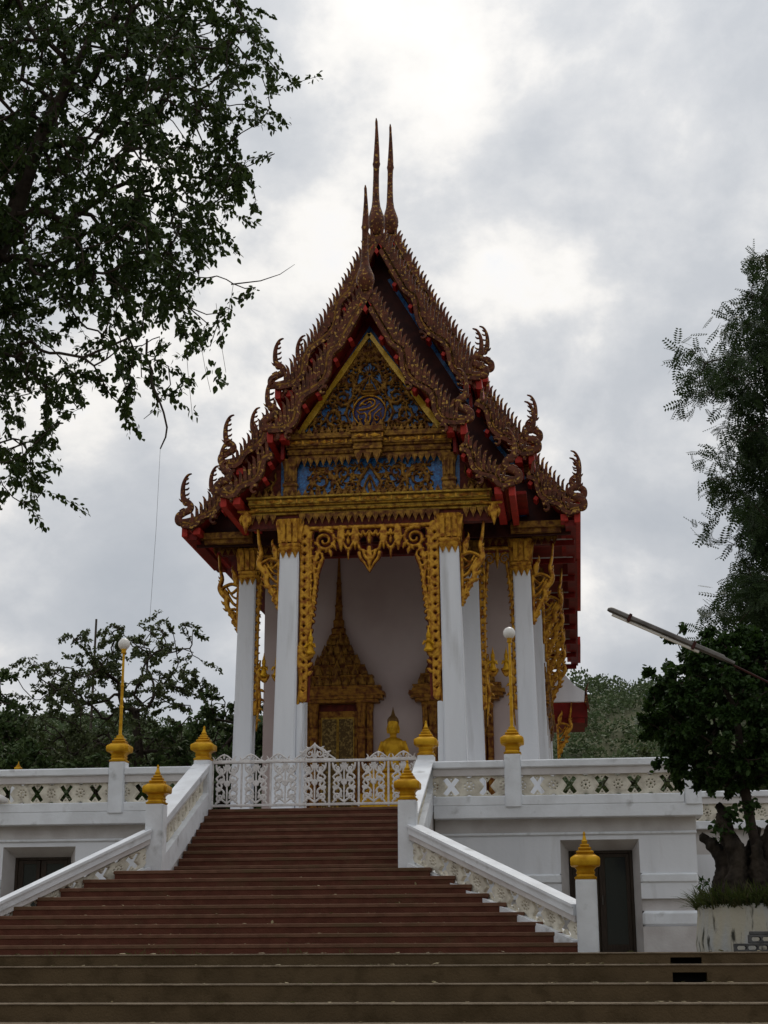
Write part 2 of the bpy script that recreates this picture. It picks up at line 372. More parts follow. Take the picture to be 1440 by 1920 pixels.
MX = SC(-1, 1, 1)
# ================================================================== THE SETTING
def sheet(name, x0, x1, y0, y1, z, mat):
    me = bpy.data.meshes.new(name); me.from_pydata([(x0, y0, z), (x1, y0, z), (x1, y1, z), (x0, y1, z)], [], [(0, 1, 2, 3)]); me.update()
    return structure(link(name, me, mat))
sheet('ground', -900, 900, -900, 14.3, -1.62, M['pave'])
g = MB(); g.box(-60, 80, 14.45, 900, -2.0, -0.002); structure(g.obj('landing', M['pave']))

def hill(name, fn, x0, x1, y0, y1, nx, ny, mat):
    xs = np.linspace(x0, x1, nx); ys = np.linspace(y0, y1, ny)
    v = [(x, y, fn(x, y)) for y in ys for x in xs]; f = [(j*nx+i, j*nx+i+1, (j+1)*nx+i+1, (j+1)*nx+i) for j in range(ny-1) for i in range(nx-1)]
    me = bpy.data.meshes.new(name); me.from_pydata(v, [], f); me.update()
    me.polygons.foreach_set('use_smooth', [True]*len(me.polygons))
    return structure(link(name, me, mat))
def smooth(t): t = min(max(t, 0), 1); return t*t*(3-2*t)
def hz(x, y):
    ridge = 35.5+1.6*math.sin(x*0.021+0.9)+1.3*math.sin(x*0.067+1.0)+0.8*math.sin(x*0.17)
    h = smooth((y-85)/150.0)*ridge*(1 if y < 300 else max(0.2, 1-(y-300)/300))
    side = smooth((abs(x-8)-62)/110)*(30+3*math.sin(y*.03)+2*math.sin(y*.11)); rear = smooth((-y-60)/110)*26   # unseen side and rear slopes, added to block low sky and darken the porch
    return -2.2+max(h, side, rear)
hill('hill', hz, -300, 300, -300, 480, 120, 150, M['soil'])

# ------------------------------------------------------------------ staircase
RISE, TR, Y0, YU = 0.15, 0.307, 22.96, 26.97
def half_w(y): return 2.30+(26.05-y)/(26.05-23.12)*2.68
def mkstairs(name, loc, label): return thing(name, loc, label, 'stairs')
lower = mkstairs('staircase', (0, 22.9, 0), 'flared flight of dark red steps between the white splayed rails')
upper = mkstairs('staircase', (0, 26.9, 1.35), 'narrow upper flight of red steps leading up to the white gate')
front = mkstairs('staircase', (5, 13.0, -1.6), 'wide brown cement steps across the bottom of the picture')
for i in range(9):
    y, z = Y0+i*TR, RISE*(i+1); w = half_w(max(y, Y0))-0.12 if i < 8 else 2.62
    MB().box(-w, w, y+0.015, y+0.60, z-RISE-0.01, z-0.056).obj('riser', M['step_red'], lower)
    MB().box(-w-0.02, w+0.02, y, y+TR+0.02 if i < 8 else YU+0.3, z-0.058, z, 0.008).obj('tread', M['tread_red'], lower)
for i in range(9):
    y, z = YU+i*TR, 1.35+RISE*(i+1); w = 2.02
    MB().box(-w, w, y+0.015, y+0.60, z-RISE-0.01, z-0.056).obj('riser', M['step_red'], upper)
    MB().box(-w, w, y, y+TR+0.02 if i < 8 else y+0.7, z-0.058, z, 0.008).obj('tread', M['tread_red'], upper)
# wide brown steps; two of the risers have a drain slot
edges = [(14.22, 0.0), (13.91, -0.10)]+[(13.91-0.307*k, -0.10-0.15*k) for k in range(1, 10)]
slots = {0: (5.775, 6.045, -0.125, -0.045), 1: (5.77, 6.06, -0.272, -0.168)}
for k, (y, z) in enumerate(edges):
    zb = edges[k+1][1] if k+1 < len(edges) else z-0.15
    b = MB(); x0, x1 = -15.0, 21.0
    if k in slots:
        a, c, zl, zt = slots[k]; zl = max(zl, zb+0.004)
        b.box(x0, a, y+0.012, y+0.6, zb-0.01, z-0.013); b.box(c, x1, y+0.012, y+0.6, zb-0.01, z-0.013)
        b.box(a, c, y+0.012, y+0.6, zt, z-0.013); b.box(a, c, y+0.3, y+0.6, zb-0.01, zt)
        MB().box(a+0.002, c-0.002, y+0.20, y+0.29, zl, zt-0.002).obj('drain_slot', M['black'], front)
    else: b.box(x0, x1, y+0.012, y+0.6, zb-0.01, z-0.013)
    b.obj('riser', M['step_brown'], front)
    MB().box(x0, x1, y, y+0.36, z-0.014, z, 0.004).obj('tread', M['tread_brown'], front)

# ------------------------------------------------------------------ newel posts with gilded finials
FIN = [(0, .155), (.03, .165), (.045, .135), (.075, .125), (.10, .14), (.12, .125), (.15, .13), (.185, .16), (.20, .205), (.215, .215), (.30, .218), (.325, .205), (.36, .15), (.372, .15), (.376, .115), (.405, .13), (.425, .12), (.43, .085), (.46, .098), (.478, .09), (.482, .06), (.51, .07), (.525, .062), (.53, .036), (.57, .045), (.59, .03), (.66, .016), (.665, .02), (.68, .022), (.72, .004)]
fin_me = MB().square(FIN, 0.2).mesh('finial', True)
FIN_LAMP = [p for p in FIN if p[0] <= 0.486]+[(0.53, .062)]
finl_me = MB().square(FIN_LAMP, 0.2).mesh('lamp_base', True)
def post(x, y, z0, z1, half, label, turn=0.0, cap=True, fs=1.0):
    o = thing('newel_post', (x, y, z0), label, 'post', 'white posts with gold finials')
    m = T((x, y, 0)) @ RZ(turn)
    MB().square([(z0, half), (z1-0.02, half), (z1, half*0.93)], 0.16).obj('shaft', M['rail'], o, m)
    if cap: link('finial', fin_me, M['gold'], o, T((x, y, z1)) @ RZ(turn) @ SC(fs*half/0.155, fs*half/0.155, fs*0.95))
    return o
post(-2.16, 26.2, 1.35, 2.50, 0.155, 'white newel with gold finial at left foot of the upper flight')
post(2.19, 26.2, 1.35, 2.50, 0.155, 'white newel with gold finial at right foot of the upper flight')
post(-2.19, 29.62, 2.62, 3.66, 0.16, 'white newel with gold finial at the left end of the iron gate')
post(2.19, 29.62, 2.62, 3.67, 0.16, 'white newel with gold finial at the right end of the iron gate')
post(5.11, 22.95, 0, 1.02, 0.152, 'free standing white newel with gold finial in front of the right basement door')
post(-9.77, 40.0, 2.68, 4.72, 0.14, 'distant gold finial peeping over the balustrade at the left edge', fs=0.45)

# ------------------------------------------------------------------ lattice tile
def lattice_val(xs, zs, w, h):
    X, Z = np.meshgrid(xs, zs)
    r1 = np.abs(X*0.82+Z*0.57); r2 = np.abs(X*0.82-Z*0.57)
    bar = np.minimum(np.maximum(r1-0.043, np.hypot(X, Z)-0.185), np.maximum(r2-0.043, np.hypot(X, Z)-0.185))
    Vv = np.minimum(bar, 0.05)
    for sx in (-1, 1):
        cx = sx*w/2
        Vv = np.minimum(Vv, np.hypot(X-cx, Z)-0.020)
        for a in range(8):
            q = a*math.pi/4+math.pi/8
            Vv = np.minimum(Vv, np.hypot(X-cx-0.078*math.cos(q), Z-0.078*math.sin(q))-0.014)
        for sz in (-1, 1): Vv = np.minimum(Vv, np.hypot((X-cx)*0.7, Z-sz*h/2)-0.036)
        Vv = np.minimum(Vv, np.hypot(X, Z-sx*h*0.36)-0.013)
    return np.minimum(Vv, 0.03)
def lattice_mesh(w, h, shear=0.0):
    xs = np.arange(-w/2-0.0101, w/2+0.0102, 0.0102); zs = np.arange(-h/2-0.0101, h/2+0.0102, 0.0102)
    me = pierced('lattice_tile', lattice_val(xs, zs, w, h), xs, zs, 0.05, 0.022, 0.016)
    if shear:
        for v in me.vertices: v.co.z += shear*v.co.x
    return me
LW, LH = 0.61, 0.40
lat_me = lattice_mesh(LW, LH)

def balustrade(p0, p1, label, n):
    """level run between two ground points; z of the terrace kerb is 2.70"""
    (x0, y0), (x1, y1) = p0, p1; ln = math.hypot(x1-x0, y1-y0); ang = math.atan2(y1-y0, x1-x0)
    o = thing('balustrade', ((x0+x1)/2, (y0+y1)/2, 2.70), label, 'balustrade'); m = T((x0, y0, 0)) @ RZ(ang)
    MB().box(0, ln, -0.15, 0.15, 3.385, 3.53, 0.02).obj('handrail', M['rail'], o, m)
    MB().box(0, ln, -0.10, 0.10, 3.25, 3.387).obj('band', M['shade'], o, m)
    MB().box(0, ln, -0.125, 0.125, 2.685, 2.865, 0.014).obj('bottom_rail', M['rail'], o, m)
    for k in range(n):
        c = (k+0.5)*ln/n
        link('lattice_tile', lat_me, M['cream'], o, m @ T((c, -0.03, 3.058)) @ SC(ln/n/LW, 1, 0.392/LH))
    return o
YB = 29.5
balustrade((2.33, YB), (3.70, YB), 'short level balustrade between the right gate newel and the right globe lamp', 2)
balustrade((4.00, YB), (7.02, YB), 'long level balustrade right of the right globe lamp', 5)
balustrade((-3.70, YB), (-2.33, YB), 'short level balustrade between the left globe lamp and the left gate newel', 2)
balustrade((-9.9, YB), (-4.00, YB), 'long level balustrade left of the left globe lamp', 10)
balustrade((7.35, 36.0), (13.4, 36.0), 'balustrade set back behind the clipped tree at the right edge', 10)
post(7.18, YB, 2.66, 3.545, 0.155, 'plain white corner post at the right end of the front balustrade', cap=False)

def sloping(A, B, base_off, zA, zB, label, n, cop=0.17, zfA=None, zfB=None):
    """raking stair rail from A to B; zA/zB top of the coping, zfA/zfB foot of the kerb"""
    (x0, y0), (x1, y1) = A, B; ln = math.hypot(x1-x0, y1-y0); ang = math.atan2(y1-y0, x1-x0); k = (zB-zA)/ln
    o = thing('stair_rail', ((x0+x1)/2, (y0+y1)/2, min(zfA, zfB)), label, 'stair rail'); m = T((x0, y0, 0)) @ RZ(ang)
    def bar(t, b, hw, name, mat):
        top = [(-0, zA-t), (ln, zB-t)]; bot = [(ln, zB-b), (0, zA-b)]
        MB().prism([top[0], top[1], bot[0], bot[1]][::-1], -hw, hw).obj(name, mat, o, m)
    bar(0, 0.045, cop, 'coping', M['rail']); bar(0.045, 0.16, cop-0.03, 'handrail', M['rail']); bar(0.16, 0.25, 0.10, 'band', M['shade'])
    kerbA, kerbB = zfA+0.16, zfB+0.16
    MB().prism([(0, zfA-0.25), (ln, zfB-0.25), (ln, kerbB), (0, kerbA)], -0.15, 0.15).obj('kerb', M['rail'], o, m)
    hA, hB = (zA-0.25)-kerbA, (zB-0.25)-kerbB; hm = (hA+hB)/2
    lm = lattice_mesh(LW, LH)
    sh = ((zB-0.25+kerbB)/2-(zA-0.25+kerbA)/2)/ln
    for v in lm.vertices: v.co.x *= ln/n/LW; v.co.z *= hm/LH; v.co.z += sh*v.co.x
    lm.update()
    for q in range(n):
        t = (q+0.5)/n
        link('lattice_tile', lm, M['cream'], o, m @ T((t*ln, -0.03, (zA-0.25+kerbA)/2*(1-t)+(zB-0.25+kerbB)/2*t)))
    return o
sloping((-2.18, 26.36), (-2.18, 29.46), 0, 2.30, 3.58, 'left raking rail of the upper red flight', 6, zfA=1.50, zfB=2.86)
sloping((2.18, 26.36), (2.18, 29.46), 0, 2.30, 3.58, 'right raking rail of the upper red flight', 6, zfA=1.50, zfB=2.86)
sloping((2.30, 26.10), (5.00, 23.08), 0, 2.09, 0.68, 'right splayed raking rail falling to the free standing newel', 7, cop=0.15, zfA=1.30, zfB=0.02)
sloping((-5.00, 23.08), (-2.28, 26.10), 0, 0.22, 2.07, 'left splayed raking rail running down out of the picture', 7, cop=0.15, zfA=-.42, zfB=1.28)
# plastered cheeks that carry the rails
for s in (-1, 1):
    b = MB(); poly = [(26.25, 0), (29.6, 0), (29.6, 2.78), (26.25, 1.46)]
    v = [(s*2.045, y, z) for y, z in poly]+[(s*2.315, y, z) for y, z in poly]
    b.add(v, [(0, 1, 2, 3), (4, 7, 6, 5), (0, 4, 5, 1), (1, 5, 6, 2), (2, 6, 7, 3), (3, 7, 4, 0)])
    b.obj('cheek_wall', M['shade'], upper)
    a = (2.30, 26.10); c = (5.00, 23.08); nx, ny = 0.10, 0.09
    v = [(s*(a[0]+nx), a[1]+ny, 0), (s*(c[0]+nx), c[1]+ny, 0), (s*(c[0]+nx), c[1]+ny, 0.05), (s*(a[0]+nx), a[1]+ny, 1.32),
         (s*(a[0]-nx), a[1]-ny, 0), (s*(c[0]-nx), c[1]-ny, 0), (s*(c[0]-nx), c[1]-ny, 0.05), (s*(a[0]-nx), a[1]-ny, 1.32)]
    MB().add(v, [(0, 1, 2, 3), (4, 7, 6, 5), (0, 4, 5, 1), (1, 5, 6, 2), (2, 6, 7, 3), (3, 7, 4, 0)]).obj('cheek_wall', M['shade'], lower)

# ------------------------------------------------------------------ terrace
ter = thing('terrace', (0, 45, 0), 'white plastered terrace with basement doors carrying the temple', 'terrace')
MB().box(-9.9, 7.2, 30.2, 66, -0.1, 2.68).obj('terrace_floor', M['pave'], ter)
MB().box(7.2, 13.4, 36.2, 66, -0.1, 2.675).obj('terrace_floor', M['pave'], ter)
YW = 29.64
def wall_run(x0, x1, y, mat=M['white'], mw=None):
    """moulded wall between openings"""
    b = MB(); b.box(x0, x1, y, y+0.56, 1.43, 2.14); b.obj('wall_panel', mat, ter, mw)
    MB().box(x0, x1, y-0.05, y+0.5, 1.25, 1.428, 0.03).obj('dado_moulding', M['rail'], ter, mw)
    MB().box(x0, x1, y-0.02, y+0.5, 0.97, 1.252).obj('wall_panel', mat, ter, mw)
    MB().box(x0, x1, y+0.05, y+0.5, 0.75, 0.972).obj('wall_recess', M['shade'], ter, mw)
    MB().box(x0, x1, y-0.06, y+0.5, 0.47, 0.752, 0.05).obj('plinth_moulding', M['rail'], ter, mw)
    MB().box(x0, x1, y-0.10, y+0.5, -0.02, 0.472).obj('plinth', M['shade'], ter, mw)
D0, D1, DZ = 4.69, 6.15, 2.05
for (a, c) in ((-9.9, -D1), (-D0, -2.34), (2.34, D0), (D1, 7.2)): wall_run(a, c, YW)
for s in (-1, 1): MB().box(min(s*D0, s*D1), max(s*D0, s*D1), YW, YW+0.56, DZ, 2.14).obj('lintel', M['white'], ter)
for x0, x1 in ((-9.9, -2.34), (2.34, 7.22)):
    MB().box(x0, x1, YW-0.04, YW+0.56, 2.14, 2.19, 0.012).obj('bead_moulding', M['rail'], ter)
    MB().box(x0, x1, YW+0.02, YW+0.56, 2.188, 2.452).obj('cove', M['shade'], ter)
    MB().box(x0, x1+(0.12 if x1 > 0 else 0), YW-0.26, YW+0.57, 2.45, 2.69, 0.012).obj('kerb_band', M['rail'], ter)
# return wall on the right and the set-back front
rw = T((7.2, YW, 0)) @ RZ(R(90))
MB().box(0.57, 6.5, 0.004, 0.3, -0.02, 2.68).obj('return_wall', M['white'], ter, T((7.2, YW, 0)) @ RZ(R(90)))
wall_run(7.25, 13.4, 36.1)
MB().box(7.25, 13.4, 36.1, 36.7, 2.14, 2.69).obj('kerb_band', M['shade'], ter)
# basement doors in splayed reveals
for s, lab in ((-1, 'dark double door in the basement wall at the left edge'), (1, 'dark glazed double door behind the free standing newel')):
    xa, xb = (s*D0, s*D1) if s > 0 else (s*D1, s*D0); ia, ib = xa+0.15, xb-0.12
    if s < 0: ia, ib = xa+0.12, xb-0.22
    yd = YW+0.42; zt = 1.87
    b = MB()
    b.add([(xa, YW, 0), (ia, yd, 0), (ia, yd, zt), (xa, YW, DZ), (xb, YW, DZ), (ib, yd, zt), (ib, yd, 0), (xb, YW, 0)], [(0, 1, 2, 3), (3, 2, 5, 4), (4, 5, 6, 7)])
    b.obj('door_reveal', M['shade'], ter)
    d = thing('basement_door', ((ia+ib)/2, yd, 0), lab, 'door')
    w = ib-ia; mid = ia+w*0.46
    for (p, q) in ((ia, ia+0.055), (ib-0.055, ib)): MB().box(p, q, yd-0.03, yd+0.05, 0, zt, 0.006).obj('jamb', M['wood'], d)
    MB().box(ia+0.055, ib-0.055, yd-0.03, yd+0.05, zt-0.05, zt, 0.006).obj('head', M['wood'], d)
    for (p, q) in ((ia+0.06, mid-0.01), (mid+0.01, ib-0.06)):
        lf = MB()
        lf.box(p, p+0.11, yd-0.015, yd+0.03, 0.01, zt-0.055, 0.005); lf.box(q-0.11 if q > mid+0.1 and False else q-0.075, q, yd-0.015, yd+0.03, 0.01, zt-0.055, 0.005)
        lf.box(p+0.11, q-0.075, yd-0.014, yd+0.03, zt-0.12, zt-0.056); lf.box(p+0.11, q-0.075, yd-0.014, yd+0.03, 0.01, 0.16)
        l = lf.obj('door_leaf', M['wood'], d)
        MB().box(q-0.055 if p < mid-.1 else p+.035, q-0.03 if p < mid-.1 else p+.06, yd-0.05, yd-0.014, .88, 1.05, .006).obj('handle', M['steel'], l)
        MB().box(p+0.108, q-0.073, yd+0.004, yd+0.016, 0.158, zt-0.118).obj('pane', M['glass'], l)

# ------------------------------------------------------------------ globe lamps on the balustrade
globe_me = MB().lathe([(-.118+.236*(1-math.cos(math.pi*k/14))/2, max(.118*math.sin(math.pi*k/14), .002)) for k in range(15)], 20).mesh('globe', True)
for s, lab in ((-1, 'globe lamp on a gold pole standing on the left balustrade post'), (1, 'globe lamp on a gold pole standing in front of the right columns')):
    x = 3.85*s
    o = post(x, YB, 2.66, 3.645, 0.158, 'white balustrade post carrying the %s globe lamp' % ('left' if s < 0 else 'right'), cap=False)
    l = thing('globe_lamp', (x, YB, 3.645), lab, 'lamp', 'globe lamps on the balustrade')
    link('lamp_base', finl_me, M['gold'], l, T((x, YB, 3.645)) @ SC(1.02, 1.02, 0.98))
    MB().lathe([(0, .045), (.03, .045), (.04, .034), (.55, .032), (.56, .042), (.60, .042), (.61, .03), (.98, .028), (.99, .038), (1.02, .038), (1.03, .027), (1.72, .024)], 12).obj('pole', M['gold'], l, T((x, YB, 4.15)), True)
    MB().lathe([(0, .03), (.02, .055), (.03, .055), (.035, .045), (.075, .045), (.08, .06), (.10, .055)], 14).obj('collar', M['gold'], l, T((x, YB, 5.80)), True)
    link('globe', globe_me, M['globe'], l, T((x, YB, 6.0)))

# ------------------------------------------------------------------ iron gate
def gate_strokes():
    st = []; w = 0.011
    for sx in (1,):
        st += [spiral(0.13, 0.12, 0.075, 1.3, -1.2, 1, w, w*0.8), spiral(0.13, 0.66, 0.07, 1.3, 1.2, -1, w, w*0.8),
               S([(0.0, 0.02), (0.20, 0.20), (0.10, 0.36), (0.21, 0.50), (0.05, 0.62), (0.03, 0.76)], w),
               S([(0.21, 0.02), (0.05, 0.22), (0.20, 0.38), (0.06, 0.52), (0.19, 0.64), (0.22, 0.76)], w),
               spiral(0.11, 0.46, 0.055, 1.2, 2.6, 1, w, w), spiral(0.16, 0.30, 0.05, 1.2, 0.3, -1, w, w*0.8),
               flame(0.14, 0.55, 1.7, 0.13, 0.022, 0.2), flame(0.05, 0.12, 1.2, 0.12, 0.02, 0.5), flame(0.04, 0.66, 1.3, 0.10, 0.018, -0.5)]
    st = mir(st)
    for a in range(6): st.append(flame(0, 0.40, a*math.pi/3+0.2, 0.065, 0.026, 0.0))
    st += [S([(0, 0.02), (0, 0.34)], 0.009), S([(0, 0.46), (0, 0.76)], 0.009)]
    return st
gp_me = carved('scroll_panel', fat(gate_strokes(), 1.6), (-0.27, 0.27, -0.02, 0.80), 0.0075, 0.02, 0.012, 0.008)
crest = mir([spiral(0.10, 0.12, 0.085, 1.3, 1.4, -1, .014, .010), spiral(0.21, 0.075, 0.06, 1.3, 1.6, -1, .013, .009), S([(0.0, 0.30), (0.07, 0.24), (0.17, 0.20), (0.28, 0.10), (0.40, 0.02)], .018, .010),
             flame(0.12, 0.20, 1.0, 0.10, 0.02, -0.6), flame(0.24, 0.13, 0.7, 0.10, 0.018, -0.6), flame(0.03, 0.05, 1.3, 0.16, 0.02, 0.4), S([(0, 0.015), (0.40, 0.015)], .012)])+[flame(0, 0.20, 1.57, 0.14, 0.03, 0), S([(0, 0.0), (0, 0.22)], .012)]
cr_me = carved('crest', fat(crest, 1.3), (-0.45, 0.45, -0.02, 0.36), 0.0075, 0.02, 0.012, 0.008)
scr = mir([spiral(0.07, 0.05, 0.045, 1.2, 1.4, -1, .009, .007), S([(0, 0.135), (0.08, 0.10), (0.17, 0.03), (0.22, 0.02)], .011, .007), S([(0, 0.012), (0.23, 0.012)], .010), flame(0.2, 0.02, 1.5, 0.10, .012, -0.9)])+[flame(0, 0.06, 1.57, 0.10, 0.02, 0)]
sc_me = carved('small_crest', fat(scr, 1.3), (-0.26, 0.26, -0.01, 0.18), 0.0075, 0.02, 0.012, 0.008)
gt = thing('iron_gate', (0, 29.72, 2.7), 'white openwork iron gate with scrolled crest at the top of the stairs', 'gate')
n = 7; gw = 4.04; pw = gw/n
for k in range(n+1):
    x = -2.02+k*pw; MB().box(x-0.018, x+0.018, 29.70, 29.74, 2.74, 3.60, 0.004).obj('upright', M['iron'], gt)
MB().box(-2.03, 2.03, 29.688, 29.752, 3.60, 3.648, 0.008).obj('top_rail', M['iron'], gt)
MB().box(-2.03, 2.03, 29.695, 29.745, 2.765, 2.815, 0.006).obj('bottom_rail', M['iron'], gt)
for k in range(n): link('scroll_panel', gp_me, M['iron'], gt, T((-2.02+(k+0.5)*pw, 29.715, 2.815)) @ SC(1.0, 1, 1.0))
link('crest', cr_me, M['iron'], gt, T((0, 29.715, 3.645)))
for x in (-1.80, -1.26, -0.72, 1.25, 1.74): link('small_crest', sc_me, M['iron'], gt, T((x, 29.715, 3.645)))
# ================================================================== THE TEMPLE HALL
tp = thing('temple_hall', (0, 46, 2.68), 'tall Thai temple hall with stepped gables, gilded carving and white columns', 'temple')
MB().box(-4.7, 4.7, 36.6, 61, 2.66, 3.02, 0.03).obj('plinth', M['white'], tp)

# ---- shared small pieces
fin_poly = [(-.045, -.20), (.040, -.24), (.045, .14), (.040, .30), (.072, .40), (.010, .36), (-.030, .29), (-.045, .16)]
blade_me = MB().prism(fin_poly, -0.105, -0.03).mesh('fin')
pet_poly = [(-.075, 0), (.075, 0), (.068, .06), (.03, .13), (0, .21), (-.03, .13), (-.068, .06)]
petal_me = MB().prism(pet_poly, -0.03, 0.02).prism([(x*.5, z*.65+.015) for x, z in pet_poly], -0.05, -0.02).mesh('petal')
def hanghong():
    st = [S([(-.02, 1.50), (-.12, 1.46), (-.20, 1.33), (-.25, 1.12), (-.24, .84), (-.16, .66)], .008, .085, n=5), S([(-.17, .72), (-.03, .60), (-.04, .46), (-.20, .38), (-.34, .28), (-.33, .12), (-.16, .10), (.10, .15), (.30, .18)], .085, .11),
          flame(-.22, .70, 2.9, .17, .035, -.9), flame(-.20, .50, -2.6, .15, .03, -.5)]
    for z, l in ((1.33, .07), (1.20, .085), (1.04, .09), (.88, .10), (.74, .10)): st.append(flame(-.19+(1.33-z)*.02, z, .1, l+.05, .022, 1.1))
    return st
hh_me = carved('tail_finial', hanghong(), (-.5, .45, 0.0, 1.56), 0.0125, 0.07, 0.05, 0.03)

def board_path(p0, p1, long):
    (x0, z0), (x1, z1) = p0, p1; ln = math.hypot(x1-x0, z1-z0); d = ((x1-x0)/ln, (z1-z0)/ln); n = (-d[1], d[0]); out = []
    K = 46 if long else 22
    for i in range(K+1):
        s = i/K
        if long:
            a = 0.02 if s < 0.34 else 0.125*math.sin(2*math.pi*(s-0.34)/0.33)*min(1, (s-0.34)/0.08)
            a -= 0.10*math.sin(math.pi*s)
        else: a = 0.10*math.sin(2*math.pi*(s-0.02)/0.62)
        e = max(0, (s-0.86)/0.14)
        out.append((x0+d[0]*ln*s+n[0]*a+0.10*e*e, z0+d[1]*ln*s+n[1]*a+0.20*e*e))
    out.append((x1+0.22, z1+0.20)); return out
def gable(Yf, Yb, segs, chofa_h, name_roof, closed_front=True, fins=True, back_only=False):
    roof = None
    for s in (1, -1):
        mm = Matrix() if s > 0 else MX
        for k, (p0, p1) in enumerate(segs):
            long = k == 0
            (x0, z0), (x1, z1) = p0, p1; ln = math.hypot(x1-x0, z1-z0); d = ((x1-x0)/ln, (z1-z0)/ln); n = (-d[1], d[0])
            # roof slab and lacquered soffit, slightly sagging profile
            sag = [(x0+(x1-x0)*t-0.12*math.sin(math.pi*t)*n[0]*(1 if long else .3), z0+(z1-z0)*t-0.12*math.sin(math.pi*t)*n[1]*(1 if long else .3)) for t in (0, .25, .5, .75, 1, 1.04)]
            MB().strip(sag, 0.10, Yf+0.06, Yb).obj('roof_slope', M['tile'], tp, mm)
            MB().strip([(x-n[0]*.075, z-n[1]*.075) for x, z in sag], 0.04, Yf+0.08, Yb).obj('soffit', M['red'], tp, mm)
            if k+1 < len(segs):
                q = segs[k+1][0]; MB().box(x1-0.12, x1-0.04, Yf+0.35, Yb, q[1]-0.1, z1-0.06).obj('roof_step', M['red'], tp, mm)
            # purlins whose red ends show under the bargeboard
            for dx, w_, h_ in ((-.16, .10, .19), (.18, .08, .30)):
                MB().box(x1+dx-w_, x1+dx+w_, Yf-0.02, min(Yb, Yf+3.2) if k+1 < len(segs) else Yb, z1-0.10-h_*0.5, z1-0.10+h_*0.5, 0.008).obj('purlin', M['redend'], tp, mm)
            if back_only: continue
            path = board_path(p0, p1, long)
            line = [(x0+(x1-x0)*t-0.10*math.sin(math.pi*t)*n[0]*(1 if long else .2), z0+(z1-z0)*t-0.10*math.sin(math.pi*t)*n[1]*(1 if long else .2)) for t in np.linspace(0, 1, 24)]
            bb = MB().strip(line, 0.20 if long else 0.20, Yf-0.04, Yf+0.10).obj('bargeboard', M['barge'], tp, mm)
            low = [(x, z) for x, z in path]
            off = []
            for i in range(len(low)):
                a, b = low[max(i-1, 0)], low[min(i+1, len(low)-1)]; l_ = math.hypot(b[0]-a[0], b[1]-a[1]) or 1
                nn = (-(b[1]-a[1])/l_, (b[0]-a[0])/l_); off.append((low[i][0]-nn[0]*.155, low[i][1]-nn[1]*.155, nn))
            MB().strip([(a, b) for a, b, _ in off], 0.105, Yf-0.13, Yf+0.04).obj('serpent_lip', M['barge'], bb, mm)
            MB().strip([(a+c[0]*.10, b+c[1]*.10) for a, b, c in off], 0.05, Yf-0.085, Yf+0.04).obj('edge_bead', M['carve_old'], bb, mm)
            for t in ((0.60, 0.92) if long else (0.55,)):
                i = int(t*(len(path)-1)); x, z, nn = off[i]
                q = spiral(x-.03, z-.20, .13, .75, 2.2, -1, .055, .02, .35)
                MB().strip([(a, b) for a, b, c in q], [c*1.7 for a, b, c in q], Yf-0.13, Yf+0.02).obj('serpent_curl', M['barge'], bb, mm)
            ts = (0.30, 0.47, 0.64, 0.80) if long else (0.12, 0.45)
            for t in ts:
                i = int(t*(len(path)-1)); x, z, nn = off[i]
                MB().box(-.055, .055, -.05, .35, -.055, .055, 0.006).obj('purlin_end', M['redend'], bb, mm @ T((x-nn[0]*.13, Yf, z-nn[1]*.13)) @ Matrix.Rotation(0.6, 4, 'Y'))
            # flame fins along the upper edge
            acc = 0.0; tgt = 0.22 if long else 0.10
            for i in range(len(line)-1):
                l_ = math.dist(line[i], line[i+1])
                while acc+l_ >= tgt:
                    t = (tgt-acc)/l_; x = line[i][0]+(line[i+1][0]-line[i][0])*t; z = line[i][1]+(line[i+1][1]-line[i][1])*t; nn = n
                    f_ = 1.2 if long else 0.95
                    link('fin', blade_me, M['barge'], bb, mm @ T((x+nn[0]*.04, Yf+0.02, z+nn[1]*.04)) @ Matrix.Rotation(0.06+random.uniform(-.04, .04), 4, 'Y') @ SC(min(f_, 1.05), 1, f_*random.uniform(.94, 1.05)))
                    tgt += 0.175
                acc += l_
            link('tail_finial', hh_me, M['barge'], bb, mm @ T((x1+0.02, Yf-0.02, z1+0.06)) @ MX)
    if back_only: return
    # ridge horn
    ax, az = segs[0][0]; h = chofa_h
    MB().box(-.17, .17, Yf-.10, Yf+.12, az-.38, az-.05, 0.03, Matrix.Translation((0, 0, 0))).obj('ridge_block', M['barge'], tp)
    MB().prism([(-.16, az-.42), (0, az-.62), (.16, az-.42), (0, az-.22)][::-1], Yf-.13, Yf+.05).obj('purlin_end', M['redend'], tp)
    prof = [(0, .07), (.06, .14), (.14, .205), (.22, .235), (.30, .225), (.40, .175), (.50, .125), (.62, .100), (.80, .088), (1.05, .080), (1.18, .084), (1.24, .108), (1.28, .092), (1.5, .072), (1.7, .052), (1.85, .038), (1.94, .036), (2.0, .012)]
    pts = []; rad = []
    for q, r in prof:
        t = q/2.0; pts.append((-.03*math.sin(t*5.0), Yf-0.02-.55*t*t+.25*t, az+0.02+(h-.08)*t)); rad.append(r*1.06)
    MB().tube(pts, rad, 12).obj('ridge_horn', M['carve_old'] if False else M['barge'], tp, None, True)

SA = [((0, 16.9), (2.34, 13.05)), ((2.48, 12.55), (3.53, 11.36))]
SB = [((0, 19.72), (2.63, 15.16)), ((2.78, 14.62), (4.0, 12.94)), ((4.10, 12.48), (5.16, 11.27))]
SCC = [((0, 21.45), (2.63, 16.70)), ((2.78, 16.15), (4.0, 14.42)), ((4.10, 13.95), (5.22, 12.62))]
gable(37.3, 40.2, SA, 3.05, 'front')
gable(39.7, 43.6, SB, 3.65, 'middle')
gable(43.2, 57.0, SCC, 3.75, 'main')
gable(56.6, 60.4, SB, 0, 'rear', back_only=True)

